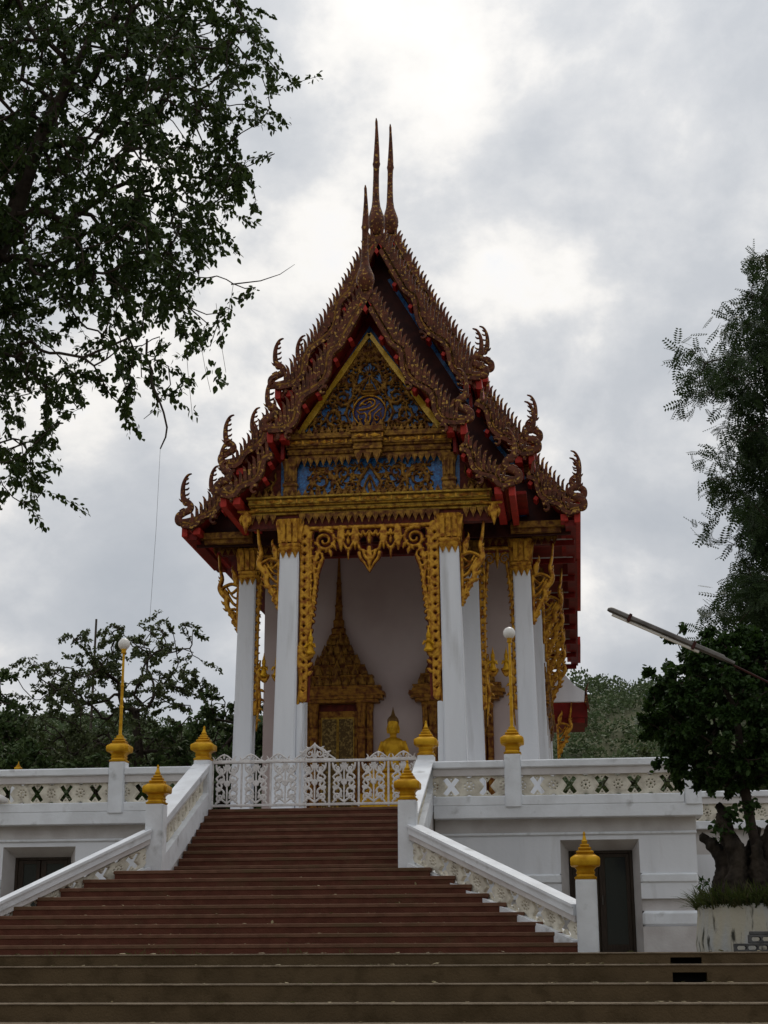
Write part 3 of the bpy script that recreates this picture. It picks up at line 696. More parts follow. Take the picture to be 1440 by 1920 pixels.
# ---- infill behind the rear gables
def infill(Y, segs, drop):
    out = [(x, z-drop) for p in segs for (x, z) in p]; out += [(out[-1][0], out[-1][1]-0.25)]
    poly = out+[(-x, z) for x, z in out[::-1] if x > 0]
    MB().prism(poly[::-1], Y, Y+0.08).obj('gable_board', M['dark'], tp)
    for s in (1, -1):
        for (p0, p1), io in zip(segs[:2], (0.62, 0.5)):
            q = [(p0[0]+(p1[0]-p0[0])*t, p0[1]+(p1[1]-p0[1])*t-io) for t in (0.10, 0.5, 0.98)]
            MB().strip(q, 0.10, Y-0.03, Y+0.02).obj('mosaic_strip', M['blue'], tp, Matrix() if s > 0 else MX)
            q = [(p0[0]+(p1[0]-p0[0])*t, p0[1]+(p1[1]-p0[1])*t-io+.24) for t in (0.10, 0.5, 0.98)]
            MB().strip(q, 0.05, Y-0.10, Y+0.02).obj('frame_batten', M['carve_old'], tp, Matrix() if s > 0 else MX)
infill(40.35, SB, 0.14); infill(43.9, SCC, 0.14)
for s in (1, -1):     # carved cornices that return under the middle gable
    mm = Matrix() if s > 0 else MX
    MB().box(2.5, 4.2, 40.1, 40.34, 12.62, 12.74).box(2.5, 4.15, 40.15, 40.34, 12.74, 12.86).obj('cornice', M['carve_old'], tp, mm)
    MB().box(3.55, 5.0, 40.1, 40.34, 11.05, 11.22).box(3.55, 4.9, 40.18, 40.34, 10.93, 11.05).obj('cornice', M['carve_old'], tp, mm)
    MB().prism([(3.45, 11.4), (4.0, 11.4), (3.45, 11.95)][::-1], 40.22, 40.34).obj('mosaic_panel', M['blue'], tp, mm)

# ---- front pediment
YP = 37.98
MB().prism([(-1.98, 13.16), (1.98, 13.16), (0, 16.25)], YP+.06, YP+.14).obj('mosaic_panel', M['blue'], tp)
MB().prism([(-2.45, 13.10), (2.45, 13.10), (0, 16.65)], YP+.145, YP+.22).obj('gable_board', M['red'], tp)
for s in (1, -1):
    pts = [(1.90*(1-t), 13.18+2.80*t) for t in np.linspace(0, 1, 25)]; hs = [0.10+0.08*abs(math.sin(t*7.0))*(1-t*.6) for t in np.linspace(0, 1, 25)]
    MB().strip(pts, hs, YP-.06, YP+.05).obj('yellow_border', M['yellow'], tp, Matrix() if s > 0 else MX)
def pediment():
    st = []; w = .036
    st += scroll(.93, 13.66, .27, 1.5, -2.6, 1, w)+scroll(1.36, 13.50, .17, 1.3, -2.6, 1, w*.85)+scroll(.70, 14.20, .22, 1.4, -2.4, 1, w)+scroll(.50, 14.72, .17, 1.3, -2.4, 1, w*.85)+scroll(.28, 15.16, .12, 1.2, -2.4, 1, w*.7)
    st += scroll(.98, 14.12, .13, 1.2, 2.5, -1, w*.7)+scroll(.24, 15.48, .08, 1.1, 2.0, -1, w*.6)
    st += [S([(0.35, 13.32), (.7, 13.30), (1.2, 13.30), (1.7, 13.28)], .03, .015), S([(.5, 13.42), (.62, 13.8), (.46, 14.2), (.42, 14.5), (.30, 14.85), (.22, 15.2), (.05, 15.75)], .028, .016)]
    for t in np.linspace(.05, .93, 15):
        st.append(flame(1.70*(1-t), 13.30+2.55*t, 2.6, .20*(1-.35*t), .035, -.9))
    for x in np.linspace(.42, 1.5, 7): st.append(flame(x, 13.32, 1.9, .17, .03, -.7))
    st += [flame(.10, 15.3, 1.9, .22, .03, -.6), flame(.0, 15.45, 1.57, .35, .04, 0)]
    # sunburst and tiered crown over the cipher
    out = mir(st)
    for a in np.linspace(0, 2*math.pi, 17)[:-1]: out.append([(.06*math.cos(a), 14.84+.06*math.sin(a), .012), (.24*math.cos(a), 14.84+.24*math.sin(a), .007)])
    for a in (-2.36, -2.2, -2.04, -.78, -.94, -1.10): out.append([(.08*math.cos(a), 14.84+.08*math.sin(a), .012), (.66*math.cos(a), 14.84+.66*math.sin(a), .022)])
    out.append(spiral(0, 14.84, .055, 1, 0, 1, .014, .014, 1.0))
    for z, a in ((14.28, .17), (14.37, .14), (14.45, .10), (14.53, .065)): out.append([(-a, z, .03), (a, z, .03)])
    out += [[(0, 14.5, .035), (0, 14.78, .008)], flame(-.16, 14.26, 2.6, .2, .03, -.9), flame(.16, 14.26, .55, .2, .03, .9)]
    return out
def filler(kind, n):
    g_ = random.Random(kind); out = []
    while len(out) < n:
        if kind == 1:
            z = g_.uniform(13.25, 15.8); x = g_.uniform(0, 1.8*(1-(z-13.2)/2.75))
            if math.hypot(x, z-13.79) < .5 or (x < .18 and 14.2 < z < 15.1): continue
        else: x, z = g_.uniform(0.15, 1.6), g_.uniform(11.56, 12.34)
        if math.sin(x*6.0+1)*math.sin(z*6.5) > .62: continue
        f_ = flame(x, z, g_.uniform(0, 6.28), g_.uniform(.12, .24), g_.uniform(.022, .034), g_.choice((-1.8, 1.8, 2.6, -2.6)))
        out += [f_, [(-a, b, c) for a, b, c in f_]]
    return out
link('carved_relief', carved('carved_relief', fat(pediment(), 1.25)+filler(1, 420), (-1.9, 1.9, 13.2, 15.95), 0.0155, 0.06, 0.035, 0.055, False), M['carve_old'], tp, T((0, YP, 0)))
cz = 13.79
MB().lathe([(0, .43), (.03, .43), (.05, .40)], 28).obj('cipher_disc', M['violet'], tp, T((0.0, YP+.05, cz)) @ Matrix.Rotation(R(90), 4, 'X'), True)
ciph = [spiral(0, cz, .44, 1, 0, 1, .022, .022, 1.0),
        S([(-.26, cz+.16), (-.16, cz+.27), (.0, cz+.34), (.13, cz+.30), (.14, cz+.19), (.02, cz+.10), (-.12, cz+.06), (-.26, cz+.05)], .022, .03),
        S([(-.06, cz+.22), (.02, cz+.27), (.06, cz+.20)], .016), S([(.27, cz+.20), (.15, cz+.07), (.02, cz-.02), (-.02, cz-.10)], .016, .028),
        S([(-.33, cz+.02), (-.24, cz-.06), (-.12, cz-.05), (-.08, cz-.16), (-.12, cz-.28), (-.02, cz-.31), (.02, cz-.20), (.02, cz-.06)], .022, .026),
        S([(-.30, cz-.10), (-.27, cz-.22), (-.20, cz-.20)], .018), S([(.33, cz+.07), (.22, cz-.02), (.14, cz-.10), (.13, cz-.20), (.20, cz-.26), (.24, cz-.18), (.18, cz-.15)], .018, .02), S([(.30, cz-.04), (.31, cz-.16)], .018), S([(-.2, cz+.22), (-.08, cz+.18)], .016)]
link('cipher', carved('cipher', ciph, (-.52, .52, cz-.5, cz+.5), 0.011, 0.03, 0.024, 0.03, False), M['carve'], tp, T((0, YP-.02, 0)))

def petal_row(parent, x0, x1, y, z, step, up, mat, sz=1.0):
    k = max(int(round((x1-x0)/step)), 1)
    for i in range(k):
        x = x0+(i+.5)*(x1-x0)/k
        link('petal', petal_me, mat, parent, T((x, y, z)) @ SC(sz, 1, sz if up else -sz*1.12))
def cornice(x0, x1, y, z0, hts, mat, name='cornice'):
    b = MB(); z = z0
    for k, (h, d) in enumerate(hts): b.box(x0-d*.5, x1+d*.5, y-d-0.002*(k % 2), y+.3+0.002*(k % 3), z, z+h-0.002, min(.012, h*.3)); z += h
    return b.obj(name, mat, tp)
def diamonds(parent, x0, x1, y, zc, step, mat):
    k = int((x1-x0)/step); b = MB()
    for i in range(k):
        x = x0+(i+.5)*(x1-x0)/k; a, c = step*.42, .052
        b.add([(x-a, y, zc), (x, y-.03, zc-c), (x+a, y, zc), (x, y-.03, zc+c), (x, y-.045, zc)], [(0, 1, 4), (1, 2, 4), (2, 3, 4), (3, 0, 4)])
        b.box(x+step*.5-.02, x+step*.5+.02, y-.03, y, zc-.05, zc+.05)
    b.obj('diamond_band', mat, parent)
def beads(parent, x0, x1, y, zc, step, mat):
    b = MB(); k = int((x1-x0)/step); r = step*.36
    for i in range(k):
        x = x0+(i+.5)*step; b.add([(x-r, y, zc-r), (x+r, y, zc-r), (x+r, y, zc+r), (x-r, y, zc+r), (x, y-r*1.4, zc)], [(0, 1, 4), (1, 2, 4), (2, 3, 4), (3, 0, 4)])
    stuff(b.obj('bead_row', mat, parent))
# cornice under the pediment, with a forward break in the middle
c1 = cornice(-2.12, 2.12, 37.88, 12.50, [(.10, .04), (.07, .10), (.09, .07), (.06, .13), (.17, .16), (.06, .24), (.10, .20)], M['carve_old'])
diamonds(c1, -2.1, 2.1, 37.72, 12.905, .37, M['carve'])
beads(c1, -2.12, 2.12, 37.78, 12.635, .05, M['carve_old']); beads(c1, -2.12, 2.12, 37.75, 12.79, .045, M['carve_old'])
petal_row(c1, -2.15, -.45, 37.72, 13.15, .17, True, M['carve_old'], .8); petal_row(c1, .45, 2.15, 37.72, 13.15, .17, True, M['carve_old'], .8)
petal_row(c1, -1.95, -.45, 37.84, 12.51, .17, False, M['carve_old']); petal_row(c1, .45, 1.95, 37.84, 12.51, .17, False, M['carve_old'])
cb = cornice(-.36, .36, 37.60, 12.52, [(.10, .0), (.09, .05), (.10, .02), (.07, .09), (.17, .11), (.06, .17), (.12, .13)], M['carve_old'])
diamonds(cb, -.4, .4, 37.49, 12.96, .4, M['carve'])
petal_row(cb, -.44, .44, 37.52, 13.23, .17, True, M['carve_old'], .85); petal_row(cb, -.36, .36, 37.60, 12.53, .24, False, M['carve_old'], 1.3)
# frieze
MB().box(-2.35, 2.35, 38.02, 38.12, 11.44, 12.50).obj('mosaic_panel', M['blue'], tp)
MB().prism([(-3.4, 11.44), (-2.35, 11.44), (-2.35, 12.5)][::-1], 38.03, 38.12).obj('side_panel', M['groove'], tp); MB().prism([(2.35, 11.44), (3.4, 11.44), (2.35, 12.5)][::-1], 38.03, 38.12).obj('side_panel', M['groove'], tp)
def frieze():
    w = .036; st = scroll(1.20, 11.92, .29, 1.6, 3.6, -1, w)+scroll(.66, 12.10, .18, 1.4, -.6, 1, w*.9)+scroll(.50, 11.72, .12, 1.2, 2.4, -1, w*.7)
    st += [S([(1.50, 12.25), (1.1, 12.24), (.85, 11.9), (.7, 11.66), (.4, 11.60), (.1, 11.58)], .03, .018), S([(0, 12.32), (.16, 12.05), (.30, 11.78), (.22, 11.62)], .035, .025), S([(0, 12.02), (.10, 11.82), (.17, 11.62)], .025, .018)]
    st += [flame(x, 11.58, 1.9, .2, .03, -.8) for x in (.75, .95, 1.15, 1.35, 1.5)]+[flame(x, 12.28, -1.2, .18, .03, .8) for x in (.35, .6, .85, 1.05, 1.35)]+[flame(1.45, 11.75, 1.3, .3, .04, .8), flame(.95, 12.2, -.8, .25, .035, .8)]
    return mir(st)+[flame(0, 11.62, 1.57, .32, .05, 0)]
link('carved_relief', carved('carved_relief', fat(frieze(), 1.3)+filler(2, 320), (-1.66, 1.66, 11.5, 12.4), 0.0135, 0.06, 0.035, 0.055, False), M['carve_old'], tp, T((0, 37.99, 0)) @ SC(1.05, 1, 1))
tri = [S([(-.0, .05), (.35, .25), (.1, .45), (.3, .6)], .04, .02), S([(.45, .06), (.2, .3), (.02, .6)], .035, .015), flame(.1, .1, 1.2, .4, .05, .8), flame(.4, .1, 2.2, .35, .04, -.8), flame(.05, .6, 1.5, .2, .03, .3)]
tri_me = carved('carved_relief', tri, (-.15, .75, 0, .9), 0.015, 0.05, .03, .05, False)
for s in (1, -1): link('carved_relief', tri_me, M['carve_old'], tp, (Matrix() if s > 0 else MX) @ T((2.45, 37.99, 11.44)))
for s in (1, -1):
    x = 2.08*s; b = MB(); m_ = T((x, 38.0, 0))
    b.square([(11.44, .22), (11.50, .22), (11.52, .17), (11.62, .19), (11.74, .17), (11.78, .20), (11.84, .20), (11.87, .16), (12.25, .17), (12.40, .21), (12.50, .23)], .2, m_)
    for dx in (-.10, 0, .10): b.box(x+dx-.03, x+dx+.03, 37.80, 37.86, 11.9, 12.42, .01)
    b.obj('short_pilaster', M['carve_old'], tp)
# main cornice, hanging petals and beam
c2 = cornice(-3.05, 3.05, 37.88, 10.99, [(.07, .06), (.06, .14), (.07, .10), (.05, .17), (.14, .20), (.06, .28)], M['carve_mid'])
diamonds(c2, -3.1, 3.1, 37.68, 11.31, .40, M['carve'])
beads(c2, -3.1, 3.1, 37.74, 11.085, .052, M['carve']); beads(c2, -3.12, 3.12, 37.71, 11.215, .045, M['carve'])
petal_row(c2, -3.1, 3.1, 37.66, 11.44, .17, True, M['carve_old'], .8)
petal_row(c2, -1.82, 1.82, 37.82, 11.00, .175, False, M['carve'], 1.25); petal_row(c2, -3.15, -2.42, 37.82, 11.00, .18, False, M['carve'], 1.1); petal_row(c2, 2.42, 3.15, 37.82, 11.00, .18, False, M['carve'], 1.1)
MB().box(-3.2, 3.2, 37.90, 38.14, 10.66, 10.99).obj('beam', M['groove'], tp)
for s in (1, -1):
    mm = Matrix() if s > 0 else MX
    pend = [flame(0, .55, -1.57, .55, .13, 0), flame(.1, .5, -1.2, .3, .05, -.9), flame(-.1, .5, -1.9, .3, .05, .9), S([(-.3, .62), (-.1, .58), (.2, .6)], .05, .03)]
    link('pendant', carved('pendant', pend, (-.4, .35, -.05, .7), .012, .05, .03, .04), M['carve'], tp, mm @ T((3.22, 37.75, 10.50)))

# ---- columns
def capital(x, y, zt, mat, h=.86, half=.27):
    z = zt-h; b = MB(); m_ = T((x, y, 0))
    b.square([(z, half*1.0), (z+.03, half*1.12), (z+.10, half*1.14), (z+.12, half*1.02), (z+.17, half*1.10), (z+.22, half*1.08), (z+.24, half*.96), (z+.60, half*1.02), (z+.80, half*1.22), (z+h, half*1.28)], .18, m_)
    for sx, sy in ((0, -1), (1, 0), (-1, 0)):
        for k in (-1, 0, 1):
            cx, cy = x+sx*half*1.0+(k*half*.62 if sy else 0), y+sy*half*1.0+(k*half*.62 if sx else 0)
            wx, wy = (.055, .05) if sy else (.05, .055)
            b.square([(z+.25, .05, cx, cy), (z+.5, .06, cx, cy), (z+.72, .055, cx+sx*.05, cy+sy*.05), (z+.85, .02, cx+sx*.09, cy+sy*.09)], .1)
            b.add([(cx-(.09 if sy else 0), cy-(.09 if sx else 0), z+.03), (cx+(.09 if sy else 0), cy+(.09 if sx else 0), z+.03), (cx+sx*.02, cy+sy*.02, z-.19), (cx+sx*.06, cy+sy*.06, z+.0)], [(0, 1, 3), (0, 3, 2), (1, 2, 3), (0, 2, 1)])
    return b
def column(x, y, zb, zt, half=.285, lean=.10, matc=None):
    xt = x-math.copysign(lean, x)
    c = MB().square([(zb, half*1.02, x, y), (zb+.01, half, x, y), (zt-.80, half*.86, xt, y)], .13).obj('column', M['white'], tp)
    capital(xt, y, zt, None, half=half*.9).obj('capital', matc or M['carve'], c, None, True)
    MB().box(x-half*1.15, x+half*1.15, y-half*1.15, y+half*1.15, 3.0, zb+.01, .02).obj('column_base', M['white'], c)
    return c
for s in (1, -1): column(2.16*s, 38.0, 3.25, 10.84)
for s in (1, -1): column(3.87*s, 41.0, 3.25, 10.90, .27, .08, M['carve']); column(2.42*s, 41.0, 3.25, 10.90, .27, .04, M['carve_old'])
for y in (44.5, 47.4, 50.3, 53.2, 56.1): column(4.08, y, 3.25, 10.95, .25, .08, M['carve_old'])

# ---- eave brackets
brk = [S([(.02, 0.0), (.05, .22), (.18, .48), (.34, .72), (.36, .95), (.50, 1.12), (.56, 1.28), (.50, 1.52), (.56, 1.80), (.60, 2.18)], .03, .02, wm=.06), S([(.02, .1), (.03, .6), (.02, 1.30)], .035),
       S([(.04, 1.30), (.22, 1.36), (.40, 1.30), (.50, 1.22)], .03), S([(.05, .72), (.20, .84), (.40, 1.18)], .03), S([(.06, 1.22), (.20, 1.10), (.30, 1.14)], .022), S([(.10, .95), (.20, 1.02), (.34, 1.24)], .02),
       flame(.10, 1.36, 1.5, .50, .075, -.5), flame(.14, 1.62, .9, .3, .035, 1.2)]+scroll(.17, .52, .13, 1.4, 2.2, -1, .024)+scroll(.12, .27, .08, 1.3, 2.2, -1, .02)
brk += [flame(.03+.02*k, .05+.10*k, .2, .10+.03*k, .03, .9) for k in range(5)]+[flame(.52, 1.30+.1*k, .5, .14, .022, 1.0) for k in range(3)]+[flame(.36, .78, .3, .2, .04, .9), flame(.30, .62, .0, .18, .035, .9)]
brk_me = carved('eave_bracket', fat(brk, 1.35), (-.08, .80, -.06, 2.26), .0125, .09, .035, .05)
for s in (1, -1):
    mm = Matrix() if s > 0 else MX
    link('eave_bracket', brk_me, M['carve'], tp, mm @ T((2.34, 37.96, 8.50)))
    link('eave_bracket', brk_me, M['carve'], tp, mm @ T((4.06, 40.96, 8.60)))
for y in (44.5, 47.4, 50.3, 53.2, 56.1): link('eave_bracket', brk_me, M['carve'], tp, T((4.26, y-.04, 8.75)) @ SC(1.0, 1, 1.0))

# ---- carved fringes hung between the columns
def fringe():
    st = []; w = .032
    st += [S([(0, 10.62), (1.80, 10.62)], .045), S([(1.68, 10.6), (1.68, 8.0), (1.70, 6.2)], .12, .09), S([(1.53, 10.5), (1.52, 9.0), (1.56, 7.4)], .028, .02)]
    for k in range(19):
        z = 10.45-k*.215
        if z < 6.6: break
        st += [flame(1.56, z, 2.2, .16, .05, .7)]
    st += scroll(1.17, 10.28, .30, 1.8, 1.2, 1, w*1.25)+scroll(1.36, 9.82, .17, 1.4, 1.4, 1, w*.85)
    st += [S([(1.30, 10.05), (1.44, 9.6), (1.40, 9.2), (1.46, 8.8), (1.50, 8.2)], .05, .015), S([(1.25, 9.75), (1.36, 9.35), (1.42, 8.7), (1.52, 8.0)], .04, .012)]
    for k in range(9): st.append(flame(1.40+.012*k, 9.55-.17*k, 3.6, .17-.008*k, .04, .9))
    st += [flame(.98, 10.2, 3.9, .24, .05, .7), flame(1.05, 10.05, 4.2, .22, .045, .7)]
    # small pendants
    for x, zt, zb, ww in ((.74, 10.6, 9.98, .075), (.37, 10.6, 10.02, .07)):
        st += [[(x, zt, ww), (x, zt-.22, ww*1.2), (x, zb+.16, ww*.7), (x, zb, .008)], flame(x+.05, zt-.2, -1.2, .22, .04, -.9), flame(x-.05, zt-.2, -1.94, .22, .04, .9)]
    st += [S([(.72, 10.55), (.60, 10.40), (.55, 10.52), (.50, 10.40), (.38, 10.55)], .028), S([(.68, 10.2), (.55, 10.02), (.42, 10.2)], .03), [(.55, 10.05, .03), (.55, 9.76, .008)], flame(.55, 10.2, 1.57, .2, .05, 0)]
    st += [S([(.34, 10.55), (.22, 10.38), (.17, 10.5), (.10, 10.4), (.0, 10.5)], .028), S([(.30, 10.2), (.24, 10.02), (.08, 9.95)], .03), S([(.26, 9.92), (.22, 9.78), (.12, 9.65), (.0, 9.42)], .04, .012), S([(.16, 9.98), (.10, 9.80), (0, 9.72)], .035)]
    return mir(st)+[flame(0, 10.05, -1.57, .62, .085, 0), flame(0, 10.2, 1.57, .3, .06, 0)]
link('fringe_backing', carved('fringe_backing', fat(fringe(), 1.9), (-1.86, 1.86, 6.1, 10.72), .02, .02, .03, .004), M['groove'], tp, T((0, 37.95, 0)))
link('carved_fringe', carved('carved_fringe', fat(fringe(), 1.15), (-1.86, 1.86, 6.1, 10.72), .0145, .06, .03, .04, True, [(q*1.685, 10.4-.235*k, .035) for k in range(18) for q in (1, -1)]), M['carve'], tp, T((0, 37.90, 0)))
def narrow():
    st = [S([(0, 10.66), (.58, 10.66)], .05), S([(.50, 10.6), (.50, 6.3)], .10), S([(.40, 10.5), (.42, 8.6)], .025)]
    for k in range(19): st += [flame(.54, 10.45-k*.215, 2.6, .22, .05, .7)]
    st += scroll(.24, 10.36, .16, 1.5, 1.2, 1, .028)+[flame(0, 10.6, -1.57, .55, .09, 0), S([(.30, 10.2), (.36, 9.7), (.40, 9.2), (.48, 8.6)], .05, .012)]
    for k in range(7): st.append(flame(.36+.015*k, 9.9-.18*k, 3.6, .14, .035, .9))
    return mir(st)
nar_me = carved('carved_fringe', narrow(), (-.64, .64, 6.2, 10.76), .0165, .06, .03, .04, True, [(q*.5, 10.4-.235*k, .034) for k in range(17) for q in (1, -1)])
for s in (1, -1):
    link('carved_fringe', nar_me, M['carve'], tp, T((3.13*s, 40.9, .05)) @ SC(.86, 1, 1))
    MB().box(2.2, 4.6, 40.88, 41.12, 10.78, 11.10).obj('beam', M['groove'], tp, Matrix() if s > 0 else MX)
    c3 = cornice(2.5, 4.75, 40.86, 10.95, [(.07, .05), (.06, .10), (.10, .14), (.05, .2)], M['carve_old']) if s > 0 else cornice(-4.75, -2.5, 40.86, 10.95, [(.07, .05), (.06, .10), (.10, .14), (.05, .2)], M['carve_old'])
    a, b_ = (2.5, 4.8) if s > 0 else (-4.8, -2.5); petal_row(c3, a, b_, 40.80, 10.96, .18, False, M['carve_old'], 1.0)
    MB().box(1.95, 2.30, 38.15, 40.9, 10.66, 11.05).obj('beam', M['groove'], tp, Matrix() if s > 0 else MX)
    MB().box(3.72, 4.02, 41.13, 60, 10.95, 11.25).obj('beam', M['groove'], tp, Matrix() if s > 0 else MX)
# naga heads and small praying figures at the foot of the fringe
fig_me = MB().lathe([(0, .10), (.03, .13), (.07, .12), (.12, .085), (.20, .08), (.26, .095), (.30, .06), (.33, .05), (.36, .065), (.42, .06), (.45, .065), (.47, .045), (.52, .035), (.60, .012), (.66, .004)], 12).tube([(-.10, -.02, .27), (-.13, -.07, .18), (-.03, -.12, .26)], [.03, .028, .02], 6).tube([(.10, -.02, .27), (.13, -.07, .18), (.03, -.12, .26)], [.03, .028, .02], 6).mesh('praying_figure', True)
ng = [S([(.30, .62), (.26, .50), (.10, .36), (.0, .42), (-.06, .50)], .09, .03), S([(.32, .6), (.30, .2), (.24, -.2), (.30, -.6), (.34, -1.0)], .09, .02), flame(.1, .40, 2.0, .2, .05, -.9), flame(.28, .6, 1.6, .35, .06, .4), flame(.24, .1, 3.2, .2, .05, .8), flame(.22, -.15, 3.3, .18, .045, .8), flame(.24, -.4, 3.4, .16, .04, .8), flame(.28, -.7, 3.5, .12, .035, .8)]
ng_me = carved('naga_head', ng, (-.2, .5, -1.1, 1.05), .0125, .08, .05, .05)
for s in (1, -1):
    mm = Matrix() if s > 0 else MX
    link('naga_head', ng_me, M['carve'], tp, mm @ T((1.50, 37.9, 6.85))); link('praying_figure', fig_me, M['gold'], tp, mm @ T((1.50, 37.86, 7.30)))
    m2 = T((3.13*s, 40.92, 0)) @ (Matrix() if s > 0 else MX)
    for q in (1, -1):
        link('naga_head', ng_me, M['carve'], tp, T((3.13*s, 40.9, 6.85)) @ (Matrix() if q > 0 else MX) @ T((.10, 0, 0)) @ SC(.8, 1, 1)); link('praying_figure', fig_me, M['carve'], tp, T((3.13*s+.18*q, 40.88, 7.30)) @ SC(.9, 1, 1))
    MB().box(1.70, 1.86, 37.86, 38.1, 3.1, 6.05, .02).obj('side_pier', M['white'], tp, mm)

# ---- hall walls, ceiling
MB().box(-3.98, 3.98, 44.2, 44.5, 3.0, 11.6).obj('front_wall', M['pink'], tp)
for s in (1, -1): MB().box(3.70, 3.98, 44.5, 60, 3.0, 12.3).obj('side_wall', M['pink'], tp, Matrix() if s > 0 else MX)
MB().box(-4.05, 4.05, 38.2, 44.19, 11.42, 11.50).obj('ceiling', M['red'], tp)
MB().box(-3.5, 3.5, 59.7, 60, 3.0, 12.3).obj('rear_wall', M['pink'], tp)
for y in (39.4, 40.6, 42.0, 43.2): MB().box(-3.5, 3.5, y-.09, y+.09, 11.22, 11.43).obj('ceiling_beam', M['groove'], tp)
for s in (1,):      # soffit beams and little pendants under the long eaves
    for sg in (1, -1): MB().strip([(4.0, 12.5), (4.6, 11.85), (5.28, 11.18)], .10, 43.4, 60.45).obj('skirt_roof', M['tile'], tp, Matrix() if sg > 0 else MX); MB().strip([(3.95, 12.42), (4.55, 11.77), (5.2, 11.12)], .04, 43.42, 60.4).obj('soffit', M['red'], tp, Matrix() if sg > 0 else MX)
    for y in (41.2, 43.2, 45.4, 47.7, 50.1, 52.6, 55.2, 57.8, 60.3):
        z = 11.0
        MB().box(4.0, 5.25, y-.05, y+.05, z-.22, z-.06, .01).obj('soffit_beam', M['red'], tp); MB().box(4.0, 5.2, y-.07, y+.07, z-.06, z-.03).obj('soffit_fillet', M['shade'], tp)
    MB().box(5.02, 5.30, 39.8, 43.6, 10.96, 11.12).obj('eave_fascia', M['red'], tp); MB().box(5.04, 5.32, 43.602, 60.5, 10.94, 11.12).obj('eave_fascia', M['red'], tp)
    MB().box(-5.30, -5.02, 39.8, 43.6, 10.96, 11.12).obj('eave_fascia', M['red'], tp)
    MB().box(3.9, 4.9, 41.2, 57, 11.4, 11.5).obj('soffit_board', M['red'], tp)
# rear porch seen past the corner
MB().prism([(4.3, 9.61), (5.49, 9.59), (5.61, 9.96), (5.15, 10.25), (4.81, 10.65), (4.3, 10.75)], 61.0, 61.2).obj('rear_porch_gable', M['white'], tp)
MB().box(4.2, 5.62, 61.25, 64, 9.0, 9.6).box(4.2, 5.5, 61.3, 64, 8.8, 9.0).obj('rear_porch_eave', M['red'], tp)
MB().prism([(5.5, 9.62), (5.72, 9.2), (5.62, 10.0), (5.70, 10.35), (5.56, 10.1)], 61.0, 61.3).obj('rear_porch_edge', M['barge'], tp)
link('eave_bracket', brk_me, M['carve'], tp, T((4.4, 61.1, 7.4)))

# ---- doors with spired pediments
def spired(cx, y, prefix, mw0, leaf):
    d = link('spired_doorway' if prefix == 'door' else 'spired_window', MB().box(-1.02, 1.02, -.08, .02, 3.02, 7.0).mesh('surround'), M['groove'], tp, mw0)
    MB().box(-.56, .56, -.12, -.02, 3.05, 6.80).obj('inner_frame', M['carve_red'], d, mw0)
    for s in (1, -1):
        l = MB().box(min(s*.02, s*.48), max(s*.02, s*.48), -.15, -.10, 3.1, 6.62, .008).obj('door_leaf', M['doorleaf'], d, mw0)
        MB().box(min(s*.455, s*.48), max(s*.455, s*.48), -.165, -.14, 3.1, 6.62).box(min(s*.005, s*.03), max(s*.005, s*.03), -.17, -.14, 3.1, 6.62).box(min(s*.03, s*.455), max(s*.03, s*.455), -.163, -.14, 6.57, 6.62).obj('leaf_border', M['carve_mid'], l, mw0)
        for o_, w_, dp in ((.70, .115, .30), (.93, .085, .18)):
            b = MB(); m_ = T((s*o_, -dp*.5, 0))
            b.square([(3.05, w_*1.1), (3.4, w_*1.1), (3.45, w_*.9), (5.95, w_*.9), (6.0, w_*1.15), (6.08, w_*1.15), (6.1, w_), (6.2, w_*1.1), (6.28, w_*1.1), (6.32, w_*.95), (6.8, w_*1.1), (7.02, w_*1.4)], .2, m_)
            for dx in (-.5, .5): b.box(s*o_+dx*w_-.03, s*o_+dx*w_+.03, -dp*.5-w_*1.25, -dp*.5, 6.34, 6.95, .01)
            b.obj('pilaster', M['carve_red'], d, mw0, False)
        for k in range(13):
            z = 3.6+k*.18; MB().add([(s*.70-.06, -.268, z), (s*.70, -.285, z-.085), (s*.70+.06, -.268, z), (s*.70, -.285, z+.085)], [(0, 1, 2, 3)]).obj('lozenge', M['carve_red'], d, mw0) if k % 2 == 0 else None
    # stacked roof
    tiers = [(7.02, 1.22, .10), (7.12, 1.34, .10), (7.22, 1.40, .12), (7.34, 1.30, .08)]
    b = MB()
    for z, h, t in tiers: b.square([(z, h), (z+t-.003, h*.985)], .1, SC(1, .30, 1))
    b.obj('door_cornice', M['carve_red'], d, mw0)
    for z, h, n_ in ((7.42, 1.22, 9), (7.74, 1.0, 7), (8.06, .74, 6), (8.36, .52, 5), (8.66, .36, 4)):
        b = MB().square([(z, h), (z+.05, h*1.05), (z+.09, h*1.05), (z+.11, h*.82), (z+.34, h*.80)], .15, SC(1, .32, 1))
        t_ = b.obj('roof_tier', M['carve_red'], d, mw0)
        for k in range(n_):
            x = -h*.94+(k+.5)*2*h*.94/n_; big = 1.45 if k == n_//2 else 1.0
            link('antefix', petal_me, M['carve_red'], t_, mw0 @ T((x, -h*.32, z+.10)) @ SC(1.3*big, 1.6, 1.45*big))
    MB().square([(8.95, .22), (9.05, .26), (9.1, .20), (9.25, .21), (9.3, .15), (9.5, .16), (9.55, .11), (9.9, .10), (9.95, .12), (10.0, .09), (10.6, .065), (10.65, .08), (10.7, .055), (11.3, .03), (11.75, .008)], .2, SC(1, .6, 1)).obj('spire', M['carve_red'], d, mw0)
for s in (1, -1): spired(1.74*s, 44.2, 'door', T((1.74*s, 44.18, 0)), True)
for y in (46.0, 48.9, 51.8): spired(0, 0, 'window', T((4.0, y, .35)) @ RZ(R(90)) @ SC(.72, .9, .94), True)

